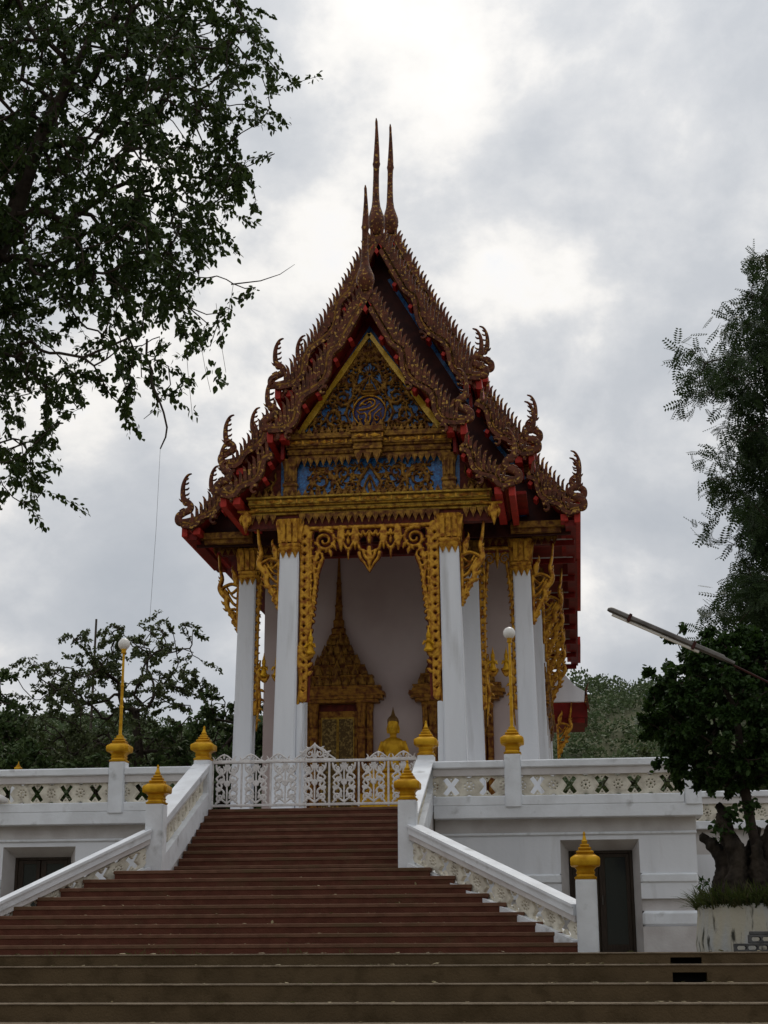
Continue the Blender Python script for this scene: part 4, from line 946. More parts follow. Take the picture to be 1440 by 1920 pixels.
# ---- seated statue between the doors
stt = thing('seated_statue', (-.04, 43.3, 3.02), 'golden seated meditating statue with flame topknot between the two doors', 'statue')
b = MB()
b.loft([[(.34*a*math.cos(t), .22*c*math.sin(t), z) for t in np.linspace(0, 2*math.pi, 17)[:-1]] for z, a, c in ((4.95, .85, 1), (5.1, .80, .95), (5.3, .72, .85), (5.5, .80, .85), (5.66, .92, .85), (5.80, .88, .75), (5.87, .62, .6), (5.91, .30, .45))])
b.lathe([(5.85, .10), (5.98, .095), (6.04, .11)], 14)
b.loft([[(.155*a*math.cos(t), -.02+.17*a*math.sin(t), z) for t in np.linspace(0, 2*math.pi, 17)[:-1]] for z, a in ((5.98, .35), (6.02, .72), (6.08, .92), (6.16, 1.0), (6.26, 1.03), (6.34, .98), (6.42, .7), (6.46, .3))])
b.tube([(0, -.17, 6.24), (0, -.205, 6.165), (0, -.19, 6.14)], [.015, .028, .02], 8)
b.tube([(-.05, -.165, 6.095), (0, -.18, 6.09), (.05, -.165, 6.095)], [.012, .018, .012], 8)
for s in (1, -1):
    b.tube([(s*.15, 0, 6.26), (s*.17, .01, 6.16), (s*.155, .0, 6.02)], [.02, .03, .025], 8)
    b.tube([(s*.02, -.155, 6.245), (s*.06, -.165, 6.25), (s*.11, -.13, 6.235)], [.008, .018, .01], 6)
    b.tube([(s*.28, 0, 5.79), (s*.37, .0, 5.55), (s*.39, -.05, 5.32), (s*.30, -.22, 5.14), (s*.08, -.30, 5.08)], [.085, .08, .075, .065, .05], 10)
    b.tube([(s*.12, .02, 4.98), (s*.48, -.10, 4.96), (s*.56, -.22, 4.93), (s*.25, -.36, 4.95), (-s*.10, -.34, 4.98)], [.17, .17, .14, .11, .07], 10)
bo = b.obj('body', M['gold'], stt, T((-.04, 43.3, 0)))
md = bo.modifiers.new('remesh', 'REMESH'); md.mode = 'VOXEL'; md.voxel_size = 0.016; md.use_smooth_shade = True
sm = bo.modifiers.new('smooth', 'SMOOTH'); sm.iterations = 3
b = MB().loft([[(.165*a*math.cos(t), .0+.175*a*math.sin(t), z+(.05 if math.sin(t) < -.2 else 0)) for t in np.linspace(0, 2*math.pi, 17)[:-1]] for z, a in ((6.29, .99), (6.33, 1.03), (6.37, 1.0), (6.43, .75), (6.47, .48))]).lathe([(6.44, .10), (6.50, .085), (6.55, .06), (6.60, .045), (6.70, .02), (6.78, .004)], 12)
b.obj('hair', material('dark_bronze', (.16, .09, .03), rough=.5, metal=.3), stt, T((-.04, 43.3, 0)), True)
MB().box(-.9, .9, -.6, .5, 3.02, 4.3, .03).lathe([(4.3, .75), (4.4, .82), (4.5, .70), (4.6, .72), (4.72, .84), (4.85, .80)], 24, SC(1, .75, 1)).obj('lotus_throne', M['gold'], stt, T((-.04, 43.3, 0)))
robe = [(-.30, 5.86, .05), (-.05, 5.70, .06), (.20, 5.40, .06), (.34, 5.15, .05)]
# ================================================================== VEGETATION
def np_mesh(name, V, F, smooth=False):
    me = bpy.data.meshes.new(name); V = np.asarray(V, np.float32); F = np.asarray(F, np.int32); k = F.shape[1]
    me.vertices.add(len(V)); me.vertices.foreach_set('co', V.ravel())
    me.loops.add(F.size); me.loops.foreach_set('vertex_index', F.ravel())
    me.polygons.add(len(F)); me.polygons.foreach_set('loop_start', np.arange(len(F), dtype=np.int32)*k)
    me.update(calc_edges=True); me.validate(); return me
def unit(a): return a/np.maximum(np.linalg.norm(a, axis=-1, keepdims=True), 1e-9)
def place(tv, tf, pos, d, nrm, scale):
    """many copies of a leaf template (x across, y along, z up)"""
    d = unit(d); s = unit(np.cross(d, nrm)); n = np.cross(s, d)
    V = pos[:, None, :]+scale[:, None, None]*(tv[None, :, 0:1]*s[:, None, :]+tv[None, :, 1:2]*d[:, None, :]+tv[None, :, 2:3]*n[:, None, :])
    F = tf[None]+(np.arange(len(pos))*len(tv))[:, None, None]
    return V.reshape(-1, 3), F.reshape(-1, tf.shape[1])
LEAF_V = np.array([(0, 0, 0), (.26, .25, .04), (.30, .5, .03), (.17, .8, -.02), (0, 1.05, -.08), (-.17, .8, -.02), (-.30, .5, .03), (-.26, .25, .04), (0, .3, -.03), (0, .7, -.05)], float)
LEAF_2 = np.array([(0, 1, 7), (1, 2, 6), (1, 6, 7), (2, 3, 5), (2, 5, 6), (3, 4, 5)], int)
LEAF_F = np.array([(0, 1, 8, 0), (1, 2, 9, 8), (2, 3, 4, 9), (4, 5, 6, 9), (6, 7, 8, 9), (7, 0, 8, 7)], int)
LEAF_T = np.array([(0, 1, 8), (1, 2, 9), (1, 9, 8), (2, 3, 9), (3, 4, 9), (4, 5, 9), (5, 6, 9), (6, 7, 9), (7, 8, 9), (7, 0, 8)], int)
QUAD_V = np.array([(-.32, 0.15, 0), (0, -.1, .0), (.34, .2, .03), (.22, .8, -.05), (0, 1.0, -.1), (-.25, .7, 0)], float); QUAD_T = np.array([(0, 1, 2), (0, 2, 3), (0, 3, 5), (5, 3, 4)], int)
def frond(npairs=7):
    v = []; f = []
    for k in range(npairs):
        y = .12+.86*k/(npairs-1); l = .27*(1-.35*abs(2*k/(npairs-1)-1))
        for s in (1, -1):
            b = len(v); v += [(s*.005, y, 0), (s*l*.5, y+.085, .0), (s*l, y+.07, -.03), (s*l*.5, y-.035, 0)]; f += [(b, b+1, b+2), (b, b+2, b+3)]
    b = len(v); v += [(-.008, 0, 0), (.008, 0, 0), (0, 1, 0)]; f += [(b, b+1, b+2)]
    return np.array(v, float), np.array(f, int)
FR_V, FR_T = frond()

def grow(att, trunk, jitter=.12, droop=.05, wt=0.35):
    """join attractor points to a trunk polyline; returns nodes, parents, tip index of every attractor"""
    P = [np.array(p, float) for p in trunk]; par = [-1]+list(range(len(trunk)-1)); tips = []
    dep = list(np.cumsum([0]+[np.linalg.norm(P[i+1]-P[i]) for i in range(len(P)-1)]))
    base = P[-1]; order = np.argsort([min(np.linalg.norm(a-p) for p in P) for a in att]); tip_of = [0]*len(att)
    for i in order:
        A = np.array(P); d = np.linalg.norm(A-att[i], axis=1)+wt*0.3*np.array(dep)
        d[:max(1, len(trunk)//3)] += 3
        j = int(np.argmin(d)); a, b = P[j], att[i]; ln = np.linalg.norm(b-a); k = max(2, int(ln/.22)); prev = j; pd = unit(P[j]-P[par[j]]) if par[j] >= 0 else np.array((0, 0, 1.0)); ctl = a+(b-a)*.35+pd*ln*.35+np.array((0, 0, droop*ln))+RNG.normal(0, jitter, 3)*ln*.5
        for q in range(1, k+1):
            t = q/k; p = a*(1-t)**2+2*ctl*t*(1-t)+b*t*t+(RNG.normal(0, jitter, 3)*min(ln, 1)*.3 if q < k else 0)
            P.append(p); par.append(prev); dep.append(dep[prev]+ln/k); prev = len(P)-1
        tip_of[i] = prev
    return np.array(P), par, tip_of
def branch_mesh(P, par, r0, pw, rmin, rmax, sides=5, trunk_n=0):
    cnt = np.zeros(len(P)); kids = [0]*len(P)
    for i in range(len(P)-1, 0, -1):
        if kids[i] == 0: cnt[i] += 1
        if par[i] >= 0: cnt[par[i]] += cnt[i]; kids[par[i]] += 1
    rad = np.clip(r0*np.power(np.maximum(cnt, 1), pw), rmin, rmax); V = []; F = []
    for i in range(1, len(P)):
        a, b = P[par[i]], P[i]; d = unit(b-a); s = unit(np.cross(d, (0.3, 0.9, 0.2))); n = np.cross(d, s); ra = min(rad[par[i]], rad[i]*1.5); rb = rad[i]; k = len(V)
        for c, r in ((a, ra), (b+d*rb*.3, rb)):
            for q in range(sides): t = 2*math.pi*q/sides; V.append(c+r*(math.cos(t)*s+math.sin(t)*n))
        for q in range(sides): F.append((k+q, k+(q+1) % sides, k+sides+(q+1) % sides, k+sides+q))
    return V, F
def inside(poly, x, z):
    poly = np.array(poly); n = len(poly); c = np.zeros(len(x), bool); j = n-1
    for i in range(n):
        xi, zi = poly[i]; xj, zj = poly[j]
        hit = ((zi > z) != (zj > z)) & (x < (xj-xi)*(z-zi)/(zj-zi+1e-12)+xi); c ^= hit; j = i
    return c
def twig_leaves(tips, per, twig, tv, tf, size, hang, spread=.5):
    pos = []; dr = []; nr = []; tw = []
    for p in tips:
        d0 = RNG.normal(0, 1, 3); d0[2] = d0[2]*.5-hang*.6; d0 /= np.linalg.norm(d0); ln = twig*RNG.uniform(.6, 1.3); k = int(per*RNG.uniform(.6, 1.4))
        q = p.copy(); pts = [p]; step = ln/4; dd = d0.copy()
        for _ in range(4): dd = unit(dd+np.array((0, 0, -.22*hang))+RNG.normal(0, .12, 3)); q = q+dd*step; pts.append(q)
        tw.append(pts); t = RNG.uniform(.05, 1, k)*4; i = np.minimum(t.astype(int), 3); A = np.array(pts); u = (t-i)[:, None]
        pos.append(A[i]*(1-u)+A[i+1]*u+RNG.normal(0, size*.35, (k, 3)))
        e = RNG.normal(0, spread, (k, 3))+unit(A[i+1]-A[i])*.5; e[:, 2] -= hang*.75; dr.append(e); nr.append(RNG.normal(0, .6, (k, 3))+np.array((0, -.2, .8)))
    pos, dr, nr = np.concatenate(pos), np.concatenate(dr), np.concatenate(nr)
    V, F = place(tv, tf, pos, dr, nr, size*RNG.uniform(.65, 1.25, len(pos)))
    return V, F, tw
def twig_mesh(tw, r):
    V = []; F = []
    for pts in tw:
        for a, b in zip(pts[:-1], pts[1:]):
            d = unit(b-a); s = unit(np.cross(d, (.3, .9, .2))); n = np.cross(d, s); k = len(V)
            for c in (a, b):
                for q in range(3): t = 2.094*q; V.append(c+r*(math.cos(t)*s+math.sin(t)*n))
            for q in range(3): F.append((k+q, k+(q+1) % 3, k+3+(q+1) % 3, k+3+q))
    return V, F
def tree(name, label, base, trunk, att, bark, leaf, per, twig, tpl, size, hang, r0, pw, rmax, group=None, rmin=.006, twig_r=.003, jitter=.12, droop=.05, tr=None):
    o = thing(name, base, label, 'tree', group)
    P, par, tip = grow(att, trunk, jitter, droop); bV, bF = branch_mesh(P, par, r0, pw, rmin, rmax)
    V, F, tw = twig_leaves([P[i] for i in tip], per, twig, tpl[0], tpl[1], size, hang)
    tV, tF = twig_mesh(tw, twig_r); n = len(bV); bV = list(bV)+list(tV); bF = list(bF)+[tuple(i+n for i in f) for f in tF]
    link('branches', np_mesh('branches', bV, bF), bark, o)
    tv = [tuple(p) for p in trunk]; k = len(tv); rr = tr or [rmax*(1.35-.6*i/(k-1)) for i in range(k)]
    MB().tube(tv, rr, 10).obj('trunk', bark, o, None, True)
    link('crown', np_mesh('crown', V, F), leaf, o); return o

# ---- big ficus that overhangs the left of the picture
polyL = [(-2.6, 10.9), (1.75, 10.7), (1.88, 9.45), (2.08, 8.9), (2.0, 8.55), (1.65, 8.4), (1.78, 7.8), (1.40, 7.45), (1.25, 7.0), (1.50, 6.72), (1.42, 6.5), (1.15, 6.35), (.95, 6.1), (.88, 5.85), (.70, 5.5), (.55, 5.4), (.3, 5.8), (0, 5.5), (-.1, 5.2), (-.32, 4.9), (-.5, 4.75), (-1.5, 4.6), (-2.6, 5.0)]
def sample(poly, n, ymid, ysd, lo, hi, keep=None):
    out = []; 
    while len(out) < n:
        x = RNG.uniform(lo[0], hi[0], 400); z = RNG.uniform(lo[1], hi[1], 400); m = inside(poly, x, z)
        for a, c in zip(x[m], z[m]):
            if keep is not None and RNG.random() > keep(a, c): continue
            out.append(np.array((a, ymid+RNG.normal(0, ysd), c)))
            if len(out) >= n: break
    return out
def gaps(a, c): return np.clip(.78+.60*math.sin(a*3.1+1.3*math.sin(c*2.3))*math.sin(c*2.7+.6)+.25*math.sin(a*7+c*5), .04, 1)
attL = sample(polyL, 1000, 14.2, .75, (-2.6, 3.9), (2.3, 10.9), gaps)
attL += sample([(-2.2, 10.8), (1.6, 10.6), (1.7, 8.6), (1.2, 7.4), (1.2, 6.6), (.2, 6.2), (-1.8, 6.6)], 320, 14.4, .8, (-2.3, 6.0), (1.8, 10.8))
attL += [np.array(p) for p in ((2.16, 14, 8.95), (2.1, 14, 8.6), (1.85, 13.9, 7.75), (1.75, 14.1, 7.9), (2.0, 14, 6.45), (1.75, 14.1, 6.55), (1.6, 14, 6.6), (.62, 14, 5.3), (.52, 14.1, 5.4), (.75, 14, 5.5), (-.1, 14, 5.0), (-.35, 14, 4.75), (.05, 14, 5.1))]
trunkL = [(-2.3, 14.6, -.1), (-2.2, 14.6, 2.2), (-1.9, 14.5, 4.2), (-1.35, 14.4, 6.2), (-.74, 14.3, 7.46), (-.45, 14.2, 8.37), (-.19, 14.2, 9.0), (.1, 14.2, 9.7)]
tL = tree('ficus_tree', 'large dark leafy tree overhanging the left side of the picture', (-2.3, 14.6, 0), trunkL, attL, M['bark'], M['leaf_a'], 50, .50, (LEAF_V[:8], LEAF_2), .064, .6, .0062, .45, .09, tr=[.30, .26, .20, .14, .10, .075, .05, .03], rmin=.006, twig_r=.0028)
b = MB()
b.tube([(.90, 14, 5.95), (.90, 14, 5.76), (.97, 14, 5.60), (.96, 14, 5.48), (1.03, 14, 5.34), (1.10, 14, 5.16), (1.14, 14, 5.0), (1.13, 14, 4.9), (1.08, 14, 4.78)], [.012, .013, .012, .013, .011, .010, .010, .009, .007], 6)
b.tube([(1.05, 14, 5.3), (1.0, 14, 5.18), (.90, 14, 5.1)], [.006, .005, .003], 5); b.tube([(1.75, 14, 6.5), (2.05, 14, 6.52), (2.25, 14, 6.58), (2.40, 14, 6.68)], [.008, .006, .004, .002], 5)
for x, z0, z1 in ((1.28, 6.1, 5.05), (1.45, 5.9, 5.35), (1.60, 6.3, 5.55)): b.tube([(x, 14, z0), (x+.05, 14.02, (z0+z1)/2), (x+.12, 14, z1)], .0022, 4)
b.obj('hanging_root', M['bark'], tL)
V, F, _ = twig_leaves([np.array((1.33, 14, 5.5)), np.array((1.42, 14, 5.2)), np.array((1.55, 14, 5.75)), np.array((1.62, 14, 5.62)), np.array((1.66, 14, 5.58))], 10, .18, LEAF_V, LEAF_T, .075, 1.2)
link('hanging_leaves', np_mesh('hanging_leaves', V, F), M['leaf_a'], tL)
tag(MB().tube([(1.08, 14, 4.78), (1.07, 14.0, 4.0), (1.04, 14.0, 3.05)], .0016, 5).obj('hanging_wire', M['steel']), 'thin wire hanging from the tip of the dangling root at left', 'wire')

# ---- feathery tree at the right edge
polyR = [(11.5, 10.7), (8.5, 10.3), (8.05, 9.9), (7.78, 9.4), (7.25, 8.70), (7.42, 8.30), (7.15, 8.05), (7.45, 7.35), (7.30, 6.65), (7.60, 6.35), (7.65, 5.88), (7.30, 5.65), (7.55, 5.15), (7.0, 4.80), (7.0, 4.2), (8.2, 3.2), (11.5, 3.4)]
attR = sample(polyR, 440, 22.0, .7, (6.5, 3.0), (9.3, 10.9), lambda a, c: np.clip(.25+(a-7.1)*.9, .12, 1))
attR += [np.array(p) for p in ((7.0, 22, 8.75), (6.85, 22, 8.15), (7.15, 22, 6.68), (7.15, 22, 5.72), (6.95, 22, 4.8), (7.9, 22, 10.0), (7.62, 22, 9.5), (7.2, 22, 8.5), (7.1, 22, 8.05))]
trunkR = [(9.2, 22.2, -.1), (9.15, 22.2, 1.6), (9.0, 22.1, 3.4), (8.75, 22.1, 5.2), (8.5, 22.0, 7.2), (8.35, 22, 9.2), (8.2, 22, 10.2)]
tree('feathery_tree', 'tall feathery leaved tree at the right edge', (9.2, 22.2, 0), trunkR, attR, M['bark'], M['leaf_b'], 24, .40, (FR_V, FR_T), .25, .45, .006, .45, .08, tr=[.16, .15, .13, .11, .08, .05, .03], jitter=.1)

# ---- clipped tree in its round planter
cc = np.array((6.98, 19.0, 2.78)); att = []
while len(att) < 620:
    p = RNG.normal(0, 1, 3); p /= np.linalg.norm(p); rr_ = RNG.uniform(.30, 1)**.38
    q = cc+p*np.array((1.13, 1.05, 1.0))*rr_*(1+.06*math.sin(p[0]*7)*math.sin(p[2]*6+1)); 
    if q[2] < 1.9+.10*math.sin(q[0]*9): continue
    att.append(q)
att += [np.array((6.3+.12*k, 18.9, 3.72+.1*math.sin(k*2.1))) for k in range(9)]
trunkT = [(7.12, 19.0, .5), (7.12, 18.95, 1.1), (7.06, 18.95, 1.45), (7.02, 19.0, 1.9), (7.0, 19.0, 2.4), (6.98, 19.0, 2.8)]
tt = tree('clipped_tree', 'clipped dark green bonsai tree with round crown above the planter', (7.1, 19, .6), trunkT, att, M['bark'], M['leaf_c'], 120, .15, (QUAD_V, QUAD_T), .06, .2, .006, .42, .07, tr=[.09, .07, .055, .058, .05, .035], rmin=.004, twig_r=.002)
st = MB()
for k in range(7):                              # gnarled stump of fused stems
    a = k*.95+.3; x, y = 6.98+.24*math.cos(a), 18.95+.16*math.sin(a); h = (1.12, .95, 1.22, .86, 1.08, .76, 1.0)[k]; q = []
    for t in np.linspace(0, 1, 9): q.append((x+.14*math.cos(a)*(t*t*2.0-.2)+.045*math.sin(t*7+k), y+.1*math.sin(a)*t+.03*math.cos(t*6+k*2), .5+h*t))
    st.tube(q, [(.18-.125*t)*(1+.20*math.sin(t*11+k*1.7))*(1 if t < .97 else .55) for t in np.linspace(0, 1, 9)], 9)
so_ = st.obj('stump', M['stump'], tt, None, True)
md = so_.modifiers.new('remesh', 'REMESH'); md.mode = 'VOXEL'; md.voxel_size = .014; md.use_smooth_shade = True
dt = bpy.data.textures.new('bark_relief', 'CLOUDS'); dt.noise_scale = .09; dm = so_.modifiers.new('relief', 'DISPLACE'); dm.texture = dt; dm.strength = .07; dm.texture_coords = 'GLOBAL'
V, F, _ = twig_leaves([np.array((6.64+.04*k, 18.7, 1.32+.09*(k % 4))) for k in range(7)]+[np.array((6.75+.09*k, 18.75, 1.5+.1*(k % 3))) for k in range(8)], 14, .16, LEAF_V, LEAF_T, .085, .1)
link('sprout_leaves', np_mesh('sprout_leaves', V, F), M['leaf_c'], tt)
pl = thing('planter', (7.18, 19.05, 0), 'round mossy cement planter with drooping grass at the lower right', 'planter')
MB().lathe([(0, .83), (.1, .84), (.42, .80), (.50, .80), (.53, .77), (.52, .70), (.46, .02)], 48).obj('tub', M['planter'], pl, T((7.18, 19.05, 0)), True)
gp = []; gd = []
for _ in range(2600):
    a = RNG.uniform(0, 2*math.pi); r_ = .82*math.sqrt(RNG.uniform(.25, 1)); gp.append((7.18+r_*math.cos(a), 19.05+r_*math.sin(a), .47+.04*RNG.random())); gd.append((math.cos(a)*.5*r_+RNG.normal(0, .3), math.sin(a)*.5*r_+RNG.normal(0, .3), RNG.uniform(.1, .9)))
BL_V = np.array([(-.03, 0, 0), (.03, 0, 0), (.028, .4, .06), (-.028, .4, .06), (.018, .75, .02), (-.018, .75, .02), (0, 1, -.10)], float); BL_T = np.array([(0, 1, 2), (0, 2, 3), (3, 2, 4), (3, 4, 5), (5, 4, 6)], int)
V, F = place(BL_V, BL_T, np.array(gp), np.array(gd), np.tile(np.array((0, 0, 1.0)), (len(gp), 1))+RNG.normal(0, .2, (len(gp), 3)), RNG.uniform(.14, .36, len(gp)))
stuff(link('grass', np_mesh('grass', V, F), M['grass'], pl))
V, F, tw = twig_leaves([np.array((6.42, 18.75, .66)), np.array((6.36, 18.7, .74)), np.array((6.46, 18.6, .60))], 9, .26, LEAF_V, LEAF_T, .06, -.3)
sp_ = thing('weed_sprig', (6.42, 18.7, .55), 'small leafy weed sprig at the left rim of the planter', 'plant')
stuff(link('leaves', np_mesh('leaves', V, F), M['leaf_c'], sp_)); tV, tF = twig_mesh(tw, .004); link('stems', np_mesh('stems', tV, tF), M['bark_pale'], sp_)

# ---- hollow cement blocks stacked in front of the planter
def hollow_block():
    w, h, d = .40, .088, .14; b = MB()
    xs_ = [-w/2, -w/2+.03]; cells = []
    hx = [(-.165+.115*k, -.165+.115*k+.085) for k in range(3)]
    V, xs, zs = None, np.arange(-w/2-.006, w/2+.0061, .006), np.arange(-.006, h+.0061, .006)
    X, Z = np.meshgrid(xs, zs); val = np.minimum(np.minimum(w/2-np.abs(X), Z), h-Z)
    for a, c in hx: m_ = (a+c)/2; q = np.hypot(np.maximum(np.abs(X-m_)-.028, 0), Z-h/2)-.021; val = np.minimum(val, q)
    return pierced('hollow_block', val, xs, zs, d, .006, .002)
hb = hollow_block()
for k, (x, z) in enumerate(((6.84, 0.0), (7.25, 0.0), (7.0, .09), (7.41, .09))):
    tag(link('hollow_block', hb, M['block'], None, T((x, 17.5+.012*k, z))), ['grey hollow cement block at the lower left of the small stack', 'grey hollow cement block at the lower right of the small stack', 'grey hollow cement block second course, left', 'grey hollow cement block second course, right'][k], 'block', 'hollow blocks by the planter')
tag(MB().box(-.2, .2, 0, .15, 0, .035, .006).obj('cement_slab', M['block'], None, T((7.02, 17.53, .18))), 'thin grey cement slab lying on top of the hollow blocks', 'slab')

# ---- fluorescent street light on an arm
lp = thing('street_light', (7.6, 15.0, 0), 'slanting fluorescent tube light on a thin arm at the right', 'street light')
a, c = Vector((5.39, 15.0, 3.23)), Vector((6.57, 15.0, 2.66)); dv = (c-a).normalized(); ax = Matrix.Rotation(-math.atan2(dv.z, dv.x), 4, 'Y'); ml = T(a) @ ax; ln = (c-a).length
hs = MB(); ring = lambda x, s_: [(x, s_*.045*math.cos(t), .012+s_*(.045 if math.sin(t) > 0 else .012)*math.sin(t)) for t in np.linspace(0, 2*math.pi, 13)[:-1]]
hs.loft([ring(-.01, .5), ring(.015, .95), ring(.04, 1), ring(ln-.12, 1), ring(ln-.1, .7), ring(ln, .6)]); hs.obj('housing', M['steel'], lp, ml, True)
MB().tube([(.05, 0, -.012), (ln-.35, 0, -.012)], .016, 10).obj('tube_lamp', M['globe'], lp, ml, True)
for x in (.22, ln-.42): MB().box(x-.015, x+.015, -.05, .05, -.02, .062, .004).obj('clip', M['dark'], lp, ml)
MB().tube([tuple(c), (6.88, 15, 2.49), (7.6, 15, 2.12)], .011, 8).obj('arm', M['dark'], lp)
MB().tube([(7.6, 15, -.02), (7.6, 15, 2.6)], .045, 10).obj('pole', M['steel'], lp)

# ---- trees beyond the terrace on the left
def ellipse_att(n, c, r, shell=.5):
    out = []
    while len(out) < n:
        p = RNG.normal(0, 1, 3); p /= np.linalg.norm(p); out.append(np.array(c)+p*np.array(r)*RNG.uniform(shell, 1)**.6*RNG.uniform(.85, 1.08))
    return out
polyB = [(-14.0, 9.8), (-13.4, 10.2), (-12.6, 9.7), (-12.0, 10.4), (-11.5, 11.55), (-10.9, 10.9), (-10.4, 11.3), (-9.6, 10.6), (-9.0, 11.2), (-8.5, 11.5), (-8.3, 10.6), (-7.7, 10.0), (-7.2, 9.0), (-6.8, 8.6), (-7.0, 6.0), (-13.6, 6.0), (-13.9, 8.6)]
attB = sample(polyB, 330, 52, 1.2, (-14.2, 6), (-6.6, 11.7), lambda a, c: .25+.75*(math.sin(a*2.3)*math.sin(c*2.9+a) > -.25))
tree('sparse_tree', 'sparse branchy tree behind the left globe lamp', (-10.1, 52, 0), [(-10.1, 52, -.1), (-10.15, 52, 3), (-10.0, 52, 5.2), (-9.9, 52, 6.8), (-10.1, 52, 8.2)], attB, M['bark'], M['leaf_d'], 64, .80, (QUAD_V, QUAD_T), .115, .3, .016, .46, .17, rmin=.014, twig_r=.007, jitter=.14)
spots = [(-15.4, 49, 9.6, 2.3, 'rounded green tree at the left edge beyond the balustrade'), (-17.8, 55, 10.2, 3.2, 'tall dark tree far left, partly out of the picture'), (-12.6, 47, 6.7, 1.6, 'dark low tree left of the left globe lamp pole'), (-9.4, 48, 6.3, 1.6, 'dark low tree right of the left globe lamp pole'), (-6.4, 50, 8.2, 1.9, 'dark tree just left of the outer left column'), (-13.4, 58, 8.6, 2.0, 'dark tree rising behind the sparse tree on its left'), (-8.0, 60, 8.1, 2.0, 'dark tree rising behind the sparse tree on its right')]
for x, y, top, r, lab in spots:
    at = ellipse_att(120, (x, y, top-r*.95), (r*1.05, r*.8, r*.98))+ellipse_att(50, (x, y, top-r*2.2), (r*1.1, r*.7, r*.8))
    tree('forest_tree', lab, (x, y, 0), [(x, y, -.1), (x+.1, y, 2.0), (x-.1, y, 3.6), (x, y, top-r*1.3), (x, y, top-r*.8)], at, M['bark'], M['leaf_d' if int(x*7) % 3 == 0 else 'leaf_e'], 80, .75, (QUAD_V, QUAD_T), .15, .35, .018, .45, .18, 'trees beyond the terrace', rmin=.02, twig_r=.008, jitter=.25)
rsp = [(8.6, 62, 8.0, 2.4, 'small tree on the slope right of the hall'), (5.6, 68, 7.6, 2.2, 'small tree just right of the hall corner'), (13.0, 58, 7.6, 2.6, 'bushy tree behind the clipped tree')]
for x, y, top, r, lab in rsp:
    at = ellipse_att(140, (x, y, top-r), (r*1.2, r*.8, r))
    tree('forest_tree', lab, (x, y, 0), [(x, y, -.1), (x+.1, y, 2.0), (x, y, top-r*1.3), (x, y, top-r*.8)], at, M['bark'], M['leaf_d'], 60, .7, (QUAD_V, QUAD_T), .16, .35, .016, .45, .16, 'trees beyond the terrace', rmin=.02, twig_r=.008, jitter=.25)
# wooded hillside, far off
cv = []; cf = []; cn = 0
pos = []; dr = []; sz = []
for _ in range(2300):
    y = RNG.uniform(88, 300)
    u_ = RNG.uniform(-.46, -.20) if RNG.random() < .55 else RNG.uniform(-.04, .13) if RNG.random() < .7 else RNG.uniform(.13, .34); x = 5+u_*y
    z = hz(x, y); r = RNG.uniform(.9, 2.2)*(1 if RNG.random() < .92 else 1.5); k = 130
    p = RNG.normal(0, 1, (k, 3)); p = unit(p); p[:, 2] = np.abs(p[:, 2])*1.1-.1
    pos.append(np.array((x, y, z+r*.3))+p*r*RNG.uniform(.75, 1.05, (k, 1))*np.array((1, 1, .95))); dr.append(p+RNG.normal(0, .8, (k, 3))); sz.append(np.full(k, .16+r*.11)*RNG.uniform(.6, 1.2, k))
pos, dr, sz = np.concatenate(pos), np.concatenate(dr), np.concatenate(sz)
V, F = place(np.array([(-.4, .1, 0), (.4, 0, 0), (.3, .9, 0), (-.25, .8, 0)]), np.array([(0, 1, 2), (0, 2, 3)]), pos, dr, unit(RNG.normal(0, .7, (len(pos), 3))+np.array((0, -.3, 1.0))), sz)
stuff(tag(link('hill_wood', np_mesh('hill_wood', V, F), M['leaf_hill']), 'bushy woodland covering the hillside behind the hall', 'woodland'))

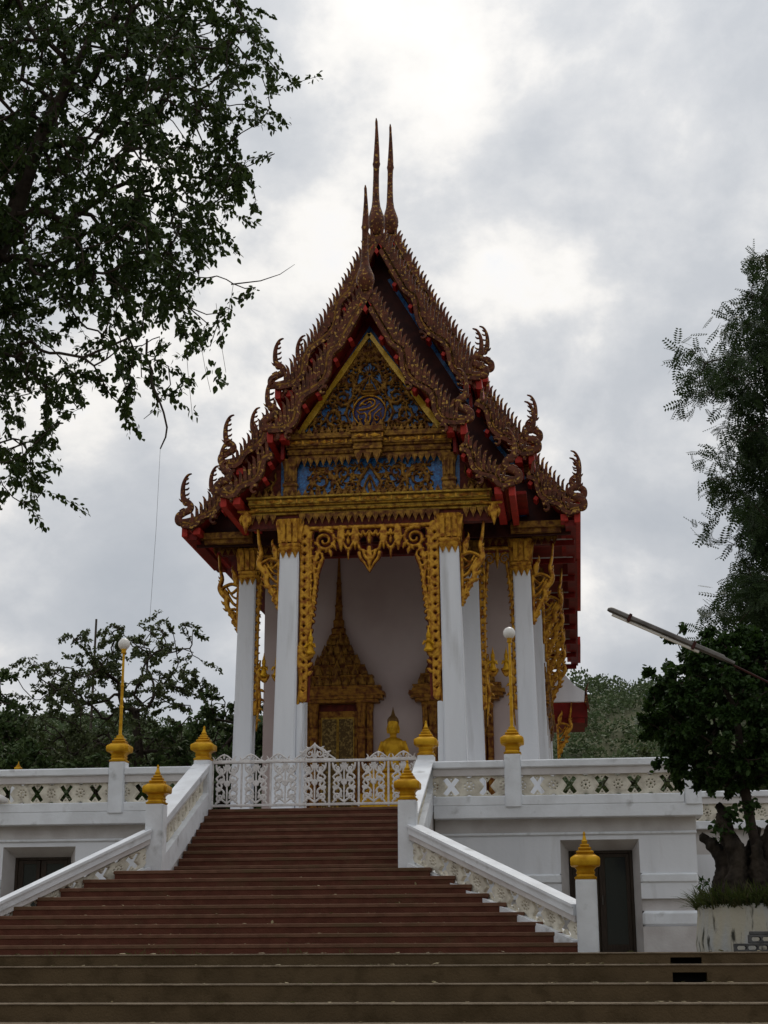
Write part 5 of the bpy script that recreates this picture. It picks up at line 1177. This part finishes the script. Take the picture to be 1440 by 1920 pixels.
# ---- small things
tag(MB().tube([(-14.24, 60, -.1), (-14.24, 60, 7), (-14.22, 60, 13.3)], [.07, .06, .045], 8).obj('pole', M['bark_pale']), 'thin pale pole rising above the sparse tree', 'pole')
fl = thing('white_fixture', (-6.2, 29.2, 2.86), 'white rounded fixture against the lattice at the left edge', 'fixture')
MB().loft([[(x, .06*math.cos(t)*s_, .07*math.sin(t)*s_) for t in np.linspace(0, 2*math.pi, 13)[:-1]] for x, s_ in ((-.3, .9), (-.05, 1.1), (.1, 1.1), (.2, .8), (.24, .3))], Matrix.Rotation(.35, 4, 'Y')).obj('shell', M['iron'], fl, T((-6.2, 29.25, 2.98)), True)
MB().box(-.04, .04, -.02, .22, -.03, .03, .005).obj('bracket', M['iron'], fl, T((-6.3, 29.25, 2.96)))
# fallen leaves and weeds on the steps
pos = []; dr = []
for _ in range(240):
    k = random.randrange(0, 5); y, z = edges[k]; pos.append((random.uniform(-2, 9), y+random.uniform(.02, .28), z+.006)); dr.append((random.uniform(-1, 1), random.uniform(-1, 1), .05))
for _ in range(160):
    i = random.randrange(0, 8); y, z = Y0+i*TR, RISE*(i+1); pos.append((random.uniform(-3, 3), y+random.uniform(.03, .28), z+.006)); dr.append((random.uniform(-1, 1), random.uniform(-1, 1), .05))
V, F = place(QUAD_V, QUAD_T, np.array(pos), np.array(dr), np.tile(np.array((0, 0, 1.0)), (len(pos), 1))+RNG.normal(0, .15, (len(pos), 3)), RNG.uniform(.03, .075, len(pos)))
stuff(tag(link('leaf_litter', np_mesh('leaf_litter', V, F), M['litter']), 'dry fallen leaves scattered over the steps', 'leaf litter'))
pos = []; dr = []
for c_ in ((.9, 10), (.4, 8), (1.2, 9), (1.5, 6), (2.4, 10), (-.6, 8), (2.9, 6), (.1, 10)):
    for _ in range(c_[1]): pos.append((c_[0]+random.gauss(0, .06), 14.5+random.uniform(-.1, .2), 0.0)); dr.append((random.gauss(0, .5), random.gauss(0, .3), 1))
V, F = place(BL_V, BL_T, np.array(pos), np.array(dr), np.tile(np.array((0, -1.0, .2)), (len(pos), 1)), RNG.uniform(.03, .07, len(pos)))
stuff(tag(link('weeds', np_mesh('weeds', V, F), M['grass']), 'little grass tufts along the edge of the landing', 'weeds'))
